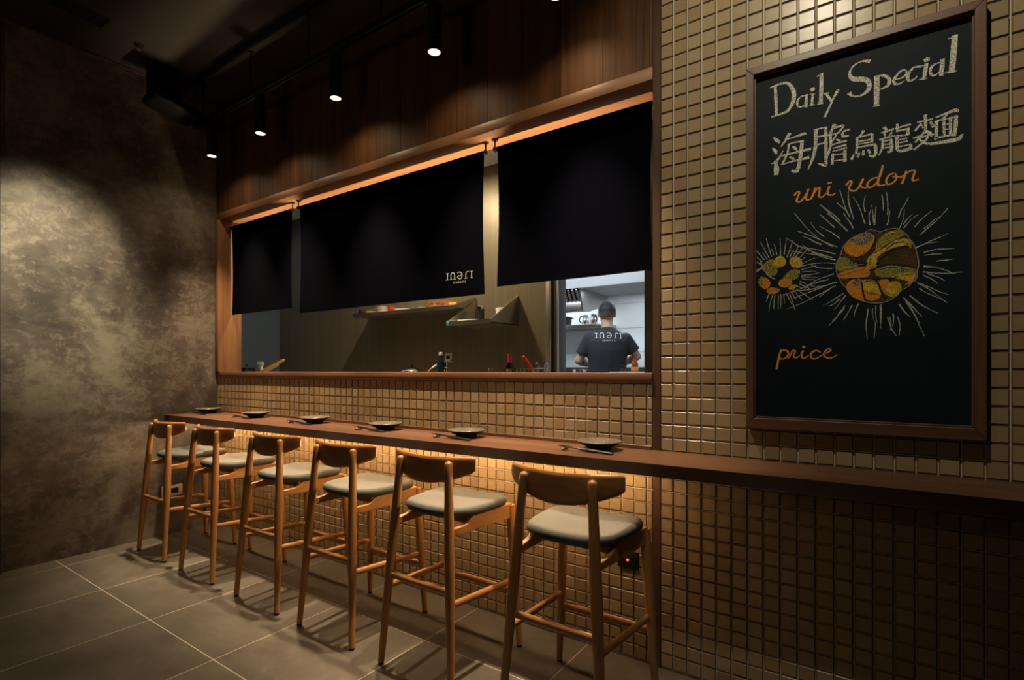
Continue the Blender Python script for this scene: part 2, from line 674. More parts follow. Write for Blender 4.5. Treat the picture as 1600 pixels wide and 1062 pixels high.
def mesh_obj(name, me, mat, parent=None):
    me.materials.clear()
    me.materials.append(MAT[mat])
    me.polygons.foreach_set('use_smooth', [True] * len(me.polygons))
    o = bpy.data.objects.new(name, me)
    COL.objects.link(o)
    if parent:
        o.parent = parent
    return o


# chalk strokes and printed letters: x, z, width in tenths of a millimetre
SPECIAL = [[39059,21743,90,39065,21622,94,39073,21447,99,39080,21265,101,39087,21066,98,39092,20860,94,39096,20715,90],[38907,21725,37,38963,21738,42,39045,21755,50,39134,21764,58,39230,21766,68,39334,21759,79,39422,21733,89,39487,21679,100,39538,21605,111,39578,21525,120,39610,21442,127,39633,21352,133,39642,21259,136,39637,21162,135,39619,21061,131,39591,20970,125,39553,20889,117,39506,20818,106,39448,20763,94,39378,20733,84,39297,20721,73,39213,20712,63,39117,20704,55,39017,20700,48,38947,20697,43],[40035,21128,36,39987,21135,39,39920,21144,42,39859,21137,47,39811,21107,52,39771,21063,58,39744,21012,62,39735,20952,63,39740,20887,60,39757,20835,57,39790,20805,52,39836,20789,47,39884,20785,41,39938,20798,37,39995,20823,33,40035,20842,31],[40023,21146,67,40018,21095,73,40011,21023,82,40005,20951,88,40001,20877,89,39999,20804,88,39997,20752,88],[40209,21104,67,40202,21063,70,40192,21003,74,40185,20941,77,40181,20874,78,40180,20805,77,40180,20757,77],[40110,21134,26,40283,21102,31],[40110,20763,31,40246,20746,31],[40160,21262,87,40169,21266,108,40183,21272,135,40197,21279,149,40211,21285,135,40224,21291,108,40234,21296,87],[40455,21708,102,40454,21575,107,40453,21386,113,40450,21202,117,40444,21028,115,40436,20859,110,40431,20741,107],[40320,21681,36,40479,21692,51],[40333,20733,31,40516,20731,35],[40576,21023,61,40602,20978,65,40639,20914,71,40673,20854,76,40701,20797,77,40727,20744,76,40745,20706,76],[40923,21030,85,40889,20969,79,40840,20882,72,40792,20790,65,40752,20701,62,40712,20609,60,40673,20517,61,40628,20420,65,40583,20323,71,40552,20256,76],[40528,21023,35,40673,21016,35],[41774,21700,106,41727,21720,90,41660,21745,68,41593,21761,51,41534,21760,44,41475,21748,42,41421,21728,42,41371,21698,43,41326,21660,46,41290,21615,52,41264,21563,59,41248,21505,68,41246,21447,80,41261,21387,96,41290,21326,115,41334,21276,131,41399,21242,142,41479,21218,150,41550,21194,153,41608,21172,151,41658,21151,145,41700,21122,139,41734,21078,135,41760,21025,132,41774,20970,129,41779,20912,128,41773,20851,126,41753,20797,120,41718,20751,105,41669,20713,86,41615,20685,70,41552,20669,58,41483,20664,50,41421,20670,47,41369,20692,50,41325,20725,59,41290,20756,70,41267,20781,86,41254,20805,104,41246,20821,117],[41974,21137,137,41973,21027,141,41972,20868,145,41970,20706,147,41968,20535,143,41966,20359,137,41964,20236,133],[41880,20222,32,42047,20212,41],[41911,21144,32,41962,21145,42,42033,21144,56,42099,21135,68,42154,21115,77,42203,21087,85,42243,21051,91,42274,21007,97,42296,20956,102,42305,20906,104,42298,20857,104,42279,20810,101,42254,20771,95,42220,20745,85,42180,20729,72,42141,20717,59,42101,20711,48,42063,20711,39,42037,20711,32],[42467,20905,36,42511,20901,38,42573,20898,42,42628,20904,45,42670,20928,48,42705,20961,52,42728,20997,54,42733,21034,53,42726,21073,50,42708,21102,49,42676,21119,51,42632,21126,54,42588,21116,58,42542,21083,64,42495,21033,71,42457,20983,77,42430,20938,80,42412,20892,82,42407,20849,81,42416,20807,79,42438,20769,74,42467,20742,68,42504,20732,59,42547,20733,49,42588,20742,40,42627,20763,34,42663,20791,30,42688,20811,27],[43061,21098,66,43025,21111,62,42974,21129,55,42925,21130,53,42881,21106,58,42840,21066,68,42807,21021,76,42781,20970,82,42764,20914,88,42757,20863,89,42764,20817,84,42781,20776,76,42807,20749,67,42843,20741,59,42886,20747,51,42925,20761,44,42953,20785,37,42977,20815,31,42993,20838,27],[43215,21132,88,43208,21078,93,43198,21001,101,43186,20922,105,43173,20842,104,43158,20760,100,43148,20703,97],[43109,21106,26,43234,21126,31],[43041,20712,26,43234,20692,31],[43186,21252,97,43196,21255,110,43210,21260,127,43225,21263,136,43239,21265,127,43253,21267,110,43263,21267,96],[43518,21068,35,43482,21067,42,43431,21065,52,43386,21051,61,43353,21020,67,43327,20978,72,43310,20931,74,43307,20875,74,43314,20814,70,43329,20767,66,43355,20740,59,43389,20726,51,43424,20724,44,43462,20740,38,43501,20767,33,43528,20788,30],[43593,21127,108,43591,21072,110,43588,20994,112,43584,20914,113,43578,20832,109,43570,20749,104,43565,20691,100],[43879,21733,137,43873,21611,141,43863,21436,147,43852,21255,150,43836,21061,149,43819,20862,145,43806,20721,142],[43732,21715,30,43925,21717,56],[43649,20724,22,43907,20696,34]]
DISH = [[39014,19946,38,39056,19893,79,39109,19827,114,39158,19773,90,39194,19733,57],[38976,19596,38,39016,19540,80,39062,19470,114,39086,19405,86,39100,19356,49],[39298,19414,23,39244,19311,47,39175,19191,76,39106,19112,98,39052,19061,114],[38938,19055,27,39071,19057,57],[39081,19044,95,39091,18936,135,39100,18809,171,39096,18716,156,39090,18653,133],[39493,19950,112,39441,19862,96,39372,19751,75,39299,19651,54,39241,19574,38],[39456,19783,45,39566,19796,48,39705,19813,56,39834,19833,78,39940,19846,92,39986,19837,67,40003,19824,37],[39484,19609,67,39472,19490,65,39447,19337,64,39393,19195,67,39335,19071,68,39291,18995,53,39260,18952,38],[39456,19595,56,39549,19612,51,39668,19626,48,39791,19616,55,39886,19603,63],[39886,19593,111,39871,19440,109,39850,19242,107,39830,19057,108,39805,18882,111,39770,18720,125,39723,18611,130,39645,18625,94,39576,18674,56],[39595,19499,37,39627,19470,69,39668,19430,93,39705,19376,69,39732,19332,37],[39503,19158,34,39545,19132,67,39595,19095,93,39628,19043,73,39650,18999,45],[39241,19249,45,39386,19256,54,39576,19265,63,39769,19275,68,39940,19282,74,40053,19282,89,40119,19280,103],[39279,18948,34,39411,18966,40,39576,18985,49,39718,18992,60,39850,18995,74,39975,19002,90,40066,19007,103],[40287,19889,109,40294,19744,112,40296,19562,113,40287,19411,111,40270,19264,106,40246,19123,102,40208,18974,91,40133,18779,63,40066,18619,37],[40261,19896,47,40340,19898,47,40436,19900,47,40521,19896,51,40584,19892,54],[40575,19884,98,40580,19679,96,40584,19390,94,40586,19022,92,40584,18707,90,40583,18620,94,40558,18632,90,40461,18679,64,40366,18735,36],[40314,19639,40,40532,19634,51],[40314,19375,44,40532,19392,54],[40815,19911,100,40778,19818,94,40730,19713,83,40682,19652,62,40644,19615,43],[40815,19821,72,40933,19827,73,41051,19828,71,41081,19815,62,41068,19784,53,41019,19715,58,40967,19652,64],[40558,19637,40,40676,19623,48,40815,19612,54,40916,19623,49,40984,19638,43],[40704,19600,83,40716,19475,82,40721,19316,79,40700,19176,74,40670,19048,65,40637,18938,48,40610,18862,33],[40883,19584,54,40781,19401,43],[41234,19652,71,41162,19652,65,41085,19631,60,41048,19551,71,41051,19472,78,41133,19456,61,41218,19459,42],[40883,19425,43,40967,19354,79],[40747,19269,36,40846,19282,42,40967,19295,50,41073,19298,56,41152,19299,60],[40781,19151,36,41135,19175,71],[40781,19052,32,41152,19072,64],[40773,18954,83,40764,18646,83],[40781,18922,40,41118,18902,43],[41118,18981,89,41118,18656,96],[40815,18725,36,41085,18713,43],[41621,19507,79,41587,19442,74,41539,19369,66,41478,19325,57,41426,19299,49],[41447,19318,66,41448,19197,70,41447,19048,71,41437,18922,65,41426,18831,58],[41447,19331,44,41538,19335,46,41651,19340,48,41755,19348,55,41833,19355,61],[41853,19338,74,41843,19097,74],[41478,19200,49,41823,19187,53],[41467,19116,44,41833,19100,48],[41467,19013,49,41933,19003,61],[41933,18954,87,41947,18864,87,41952,18756,87,41926,18668,90,41883,18614,87,41823,18643,66,41772,18689,44],[41364,18796,53,41302,18675,80],[41508,18812,53,41467,18711,75],[41621,18859,57,41611,18739,79],[41752,18864,57,41793,18757,66],[42170,19473,86,42218,19388,65],[42091,19325,39,42160,19327,48,42248,19333,56,42335,19349,57,42403,19364,56],[42170,19293,56,42189,19204,43],[42364,19267,52,42306,19198,43],[42052,19118,43,42139,19129,50,42248,19141,56,42347,19144,59,42422,19145,60],[42130,19098,78,42131,18993,78,42120,18860,74,42076,18735,58,42032,18640,43],[42150,19045,43,42345,19045,52],[42345,19045,86,42356,18864,93,42354,18684,95,42302,18662,69,42248,18686,43],[42150,18937,39,42325,18918,47],[42150,18829,39,42325,18811,47],[42499,19481,64,42499,19268,60],[42460,19361,43,42556,19374,49,42670,19388,55,42758,19394,58,42821,19396,59],[42480,19273,47,42764,19281,51],[42764,19281,85,42764,19105,93],[42480,19106,47,42764,19093,51],[42499,19125,86,42490,18916,86,42499,18697,86,42553,18635,84,42632,18630,85,42746,18634,99,42839,18663,106,42838,18733,75,42811,18799,42],[42556,18992,38,42746,18992,47],[42556,18897,38,42746,18897,47],[42556,18779,38,42764,18775,47],[43190,19575,83,43195,19438,80,43199,19271,75,43195,19138,68,43190,19042,63],[43007,19416,42,43353,19415,62],[43080,19350,50,42942,19176,63],[43080,19326,42,43135,19207,42],[43317,19332,62,43380,19177,70],[42895,18954,46,42982,18958,55,43080,18977,63,43138,19037,60,43172,19093,54],[43190,19112,54,43231,19071,80,43281,19019,104,43323,18969,97,43353,18931,83],[43099,18973,54,42951,18823,63],[43080,18931,42,43166,18941,50,43245,18935,58,43245,18886,62,43190,18810,63,43049,18697,59,42914,18598,55],[43044,18893,50,43088,18826,56,43154,18750,63,43223,18704,68,43317,18675,75,43458,18661,88,43621,18657,103,43811,18651,118,43971,18661,122,44027,18714,92,44039,18767,61],[43452,19445,50,43569,19471,58,43709,19500,70,43818,19526,90,43901,19537,102,43939,19509,79,43953,19477,53],[43692,19459,61,43604,19358,49],[43452,19319,83,43453,19210,83,43452,19066,83,43448,18914,83,43443,18793,83],[43479,19335,45,43901,19334,53],[43910,19354,89,43908,19237,91,43901,19085,94,43884,18926,94,43867,18800,94],[43621,19342,70,43639,18835,62],[43780,19322,69,43780,18834,69],[43639,19178,33,43762,19167,37],[43639,19018,33,43762,19020,37],[43452,18825,54,43867,18823,57]]
SCRIPT = [[39647,17811,51,39677,17843,53,39718,17886,56,39754,17911,59,39780,17908,59,39800,17887,59,39807,17856,58,39792,17811,58,39763,17755,58,39741,17703,59,39728,17657,61,39721,17615,65,39727,17584,66,39752,17563,65,39790,17553,61,39834,17565,58,39885,17610,57,39942,17677,56,39992,17745,54,40030,17816,52,40062,17887,49,40083,17937,46],[40057,17912,58,40041,17848,58,40018,17759,59,40005,17683,58,40005,17633,56,40013,17596,53,40031,17574,50,40064,17573,47,40105,17588,44,40135,17599,42],[40277,17928,65,40265,17885,65,40247,17822,65,40226,17760,65,40199,17700,65,40169,17639,66,40148,17597,66],[40200,17706,46,40227,17750,46,40266,17812,46,40303,17864,46,40337,17900,47,40369,17927,48,40393,17935,50,40404,17921,51,40407,17889,52,40405,17844,54,40395,17779,55,40380,17702,57,40380,17642,57,40404,17609,55,40443,17593,50,40482,17594,46,40519,17619,41,40557,17661,37,40583,17692,34],[40683,17907,64,40668,17862,66,40646,17798,68,40633,17741,68,40632,17698,66,40640,17661,61,40658,17634,57,40695,17617,53,40743,17609,49,40783,17610,45,40811,17622,41,40832,17642,37,40845,17656,34],[40646,18025,57,40733,18019,57],[41152,17856,49,41179,17890,51,41216,17937,54,41249,17966,56,41277,17968,56,41300,17953,56,41309,17925,56,41291,17879,56,41258,17821,56,41237,17768,56,41237,17725,56,41249,17688,56,41273,17660,56,41314,17638,54,41367,17624,53,41417,17632,52,41460,17672,53,41501,17732,54,41536,17794,55,41566,17856,54,41590,17919,53,41607,17964,51],[41607,17935,66,41584,17897,67,41554,17843,68,41536,17794,66,41540,17756,61,41558,17724,54,41583,17699,48,41622,17681,44,41668,17669,42,41701,17661,40],[41979,17928,44,41943,17929,44,41891,17929,46,41841,17915,47,41795,17880,50,41752,17831,53,41724,17784,55,41718,17739,56,41728,17696,56,41748,17666,55,41779,17654,53,41820,17655,50,41864,17671,47,41910,17704,47,41959,17751,47,42002,17812,47,42038,17891,48,42069,17984,49,42094,18072,51,42111,18155,52,42121,18233,53,42128,18287,54],[42117,18206,61,42081,18086,63,42033,17918,65,42002,17784,65,42002,17716,62,42020,17683,56,42048,17663,51,42092,17654,46,42146,17658,42,42185,17663,40],[42432,17972,50,42395,17969,51,42343,17964,53,42298,17945,54,42263,17904,54,42235,17848,54,42219,17795,54,42218,17744,53,42230,17696,51,42253,17663,50,42291,17652,50,42341,17658,50,42387,17678,50,42429,17716,50,42467,17769,50,42488,17822,50,42478,17877,48,42452,17933,45,42432,17972,43],[42387,17871,36,42587,17829,36],[42719,17965,53,42708,17917,54,42692,17849,55,42675,17783,57,42655,17720,58,42635,17659,59,42620,17617,60],[42587,17801,39,42614,17824,40,42653,17857,41,42697,17888,42,42747,17918,43,42802,17947,44,42849,17964,46,42888,17966,48,42919,17957,51,42935,17932,53,42929,17885,53,42909,17822,53,42892,17765,53,42881,17717,52,42873,17673,51,42882,17645,49,42922,17640,45,42980,17649,39,43021,17657,35]]
PRICE = [[39245,12521,54,39228,12465,56,39203,12382,58,39178,12280,60,39151,12138,63,39122,11977,65,39102,11861,66],[39238,12446,36,39270,12468,38,39314,12497,41,39357,12510,45,39397,12493,50,39436,12461,56,39461,12425,60,39468,12388,60,39462,12347,57,39446,12309,54,39419,12272,49,39383,12236,44,39342,12211,39,39294,12196,35,39242,12191,33,39208,12196,30,39207,12214,28,39224,12242,26,39238,12262,24],[39446,12209,36,39470,12238,38,39504,12279,41,39535,12324,45,39555,12376,48,39573,12433,51,39594,12471,54,39626,12484,54,39661,12479,54,39681,12461,53,39674,12428,53,39653,12381,52,39637,12339,50,39635,12303,48,39640,12271,45,39652,12248,42,39676,12235,38,39709,12232,35,39739,12238,33,39767,12262,31,39794,12295,30,39812,12319,30],[39920,12465,59,39904,12435,60,39883,12393,62,39869,12351,62,39867,12309,60,39872,12267,57,39884,12236,53,39902,12222,48,39926,12220,43,39956,12227,38,39995,12248,35,40039,12277,33,40070,12299,32],[39913,12612,74,39963,12594,73],[40421,12406,43,40397,12424,45,40362,12450,47,40324,12464,49,40281,12461,52,40235,12447,56,40197,12426,58,40170,12399,59,40151,12366,59,40141,12330,58,40141,12290,57,40151,12248,55,40169,12216,53,40196,12198,50,40231,12190,47,40268,12191,44,40303,12201,40,40341,12221,37,40379,12246,35,40425,12278,33,40472,12314,32,40504,12340,32],[40546,12355,43,40580,12371,43,40629,12394,43,40669,12417,43,40697,12438,44,40717,12460,45,40724,12479,46,40711,12499,45,40684,12516,43,40656,12521,43,40628,12508,45,40599,12482,49,40573,12451,52,40551,12411,55,40533,12365,57,40525,12324,58,40531,12291,56,40548,12264,53,40573,12243,49,40610,12226,45,40655,12214,41,40697,12209,37,40730,12213,35,40760,12224,33,40792,12240,31,40831,12265,30,40872,12295,29,40900,12317,28]]
LOGO = [[22946,17015,52,22933,16686,52],[22837,17027,26,23041,17025,26],[22837,16683,26,23023,16681,26],[23191,16689,46,23185,16758,47,23179,16853,47,23183,16932,46,23203,16980,45,23233,17012,43,23267,17030,41,23308,17034,41,23352,17026,41,23387,17007,41,23410,16981,43,23424,16944,45,23433,16897,46,23437,16827,47,23435,16747,46,23433,16690,46],[23121,16683,23,23260,16681,23],[23352,16675,23,23514,16671,23],[23635,16997,33,23667,17008,33,23713,17024,32,23761,17029,33,23814,17021,36,23869,17002,40,23911,16971,43,23934,16920,45,23943,16855,46,23941,16796,46,23924,16745,44,23895,16698,40,23861,16667,38,23822,16658,37,23777,16664,38,23736,16679,38,23696,16705,40,23659,16739,43,23641,16770,43,23647,16794,41,23672,16814,37,23711,16829,33,23776,16836,32,23854,16837,31,23911,16837,31],[24208,16655,45,24204,16725,46,24199,16822,46,24203,16902,45,24221,16946,43,24249,16971,39,24282,16989,35,24325,16998,34,24374,16998,33,24409,16998,33],[24122,16652,23,24311,16650,23],[24594,16993,45,24594,16654,45],[24502,16984,23,24676,16993,23],[24502,16641,23,24676,16646,23],[23352,16548,14,23352,16447,14],[23403,16548,14,23494,16546,14,23403,16447,14,23494,16446,14],[23535,16446,14,23580,16546,14,23625,16445,14],[23553,16481,14,23607,16481,14],[23681,16545,14,23681,16445,14],[23771,16544,14,23681,16490,14,23771,16444,14],[23811,16444,14,23856,16543,14,23901,16443,14],[23829,16479,14,23883,16478,14],[23961,16542,14,24005,16492,14,24050,16541,14],[24005,16492,14,24005,16443,14],[24114,16442,14,24159,16540,14,24203,16441,14],[24132,16476,14,24185,16476,14]]
ROE = [('orange',[41143,15837,41302,16066,41615,16177,41871,16062,41845,15866,41692,15608,41433,15517,41223,15637]),('olive',[42047,15991,42394,16183,42684,16020,42394,15881,42147,15733,41972,15634]),('yellow',[41769,15166,41845,15496,42147,15611,42443,15844,42732,15803,42804,15644,42540,15650,42246,15537,42047,15379,41947,15053]),('brown',[42047,15348,42246,15522,42540,15620,42804,15570,42946,15269,42946,15002,42540,15078,42147,15153]),('olive',[41997,15017,42394,15064,42780,14961,42946,14824,42851,14507,42588,14682,42296,14711,42047,14797]),('yellow',[42394,14732,42684,14822,42922,14797,42851,14537,42636,14647]),('orange',[42022,14647,42197,14691,42296,14560,42394,14218,42246,14169,42097,14395]),('yellow',[42246,14534,42540,14551,42588,14291,42369,14099,42271,14228]),('yellow',[41615,14686,41845,14695,42010,14464,42072,14214,41845,14325,41641,14343]),('orange',[41615,14314,41845,14294,42072,14183,41896,13998,41666,14123]),('orange',[41170,14572,41433,14767,41589,14689,41563,14380,41641,14032,41381,14208,41223,14378]),('orange',[40982,14970,41328,15091,41641,15118,41743,14921,41641,14777,41276,14814,41009,14840]),('olive',[40901,15265,40982,15477,41170,15455,41459,15201,41355,15119,41116,15082,40929,15103]),('white',[41328,16063,41615,16177,41845,16082,41743,15911,41511,15850,41407,15958]),('white',[41302,14654,41459,14748,41563,14660,41459,14514]),('white',[42479,15040,42732,14966,42612,14875,42467,14905]),('white',[41196,15388,41485,15183,41407,15129,41249,15272])]
ROE_SMALL = [('olive',[38715,15551,38958,15685,39092,15448,39092,15183,38904,15143,38715,15342]),('yellow',[38998,15607,39198,15789,39355,15652,39355,15477,39224,15404,39065,15451]),('yellow',[39511,15634,39743,15692,39870,15504,39844,15334,39589,15363]),('olive',[39355,15067,39563,15250,39794,15225,39743,14970,39485,14909,39355,14980]),('orange',[39171,14851,39303,14985,39589,14869,39459,14678,39224,14729]),('orange',[38661,15124,38931,14874,38742,14653,38606,14815]),('olive',[38510,15004,38647,15140,38688,14957,38579,14728]),('orange',[38797,14529,38851,14703,39198,14643,39092,14475]),('yellow',[39459,14620,39615,14751,39743,14696,39589,14579])]
RING = [[41858,16295,24,41915,16261,24,41996,16215,24,42072,16186,24,42130,16193,24,42184,16218,24,42246,16236,24,42324,16245,24,42409,16248,23,42491,16229,24,42570,16176,25,42646,16102,26,42708,16031,27,42747,15974,26,42773,15920,24,42804,15853,23,42850,15773,23,42901,15680,23,42946,15566,23,42983,15412,25,43013,15236,28,43028,15082,30,43022,14973,29,43000,14885,28,42969,14792,26,42931,14675,25,42883,14552,24,42828,14449,23,42760,14384,24,42684,14339,26,42612,14289,27,42557,14225,27,42507,14156,27,42443,14093,27,42358,14034,27,42258,13982,27,42147,13948,27,42019,13939,28,41879,13949,28,41743,13978,28,41612,14030,26,41485,14102,23,41381,14177,21,41314,14252,19,41270,14331,18,41223,14410,18,41161,14485,17,41096,14561,18,41036,14648,18,40983,14751,18,40937,14864,17,40901,14978,18,40879,15094,19,40869,15211,20,40874,15315,21,40901,15395,24,40943,15463,26,40982,15541,28,41011,15645,29,41038,15759,29,41076,15861,28,41131,15943,27,41197,16012,25,41276,16070,25,41378,16115,25,41493,16148,27,41589,16181,28,41654,16219,28,41701,16255,28,41743,16282,28,41789,16293,27,41830,16295,25,41858,16295,24]]
ARC = [[38592,15654,43,38623,15560,45,38668,15428,47,38715,15312,48,38762,15233,49,38812,15172,49,38864,15118,48,38927,15067,46,38992,15025,44,39038,14997,43],[38468,15338,81,38688,15464,81]]
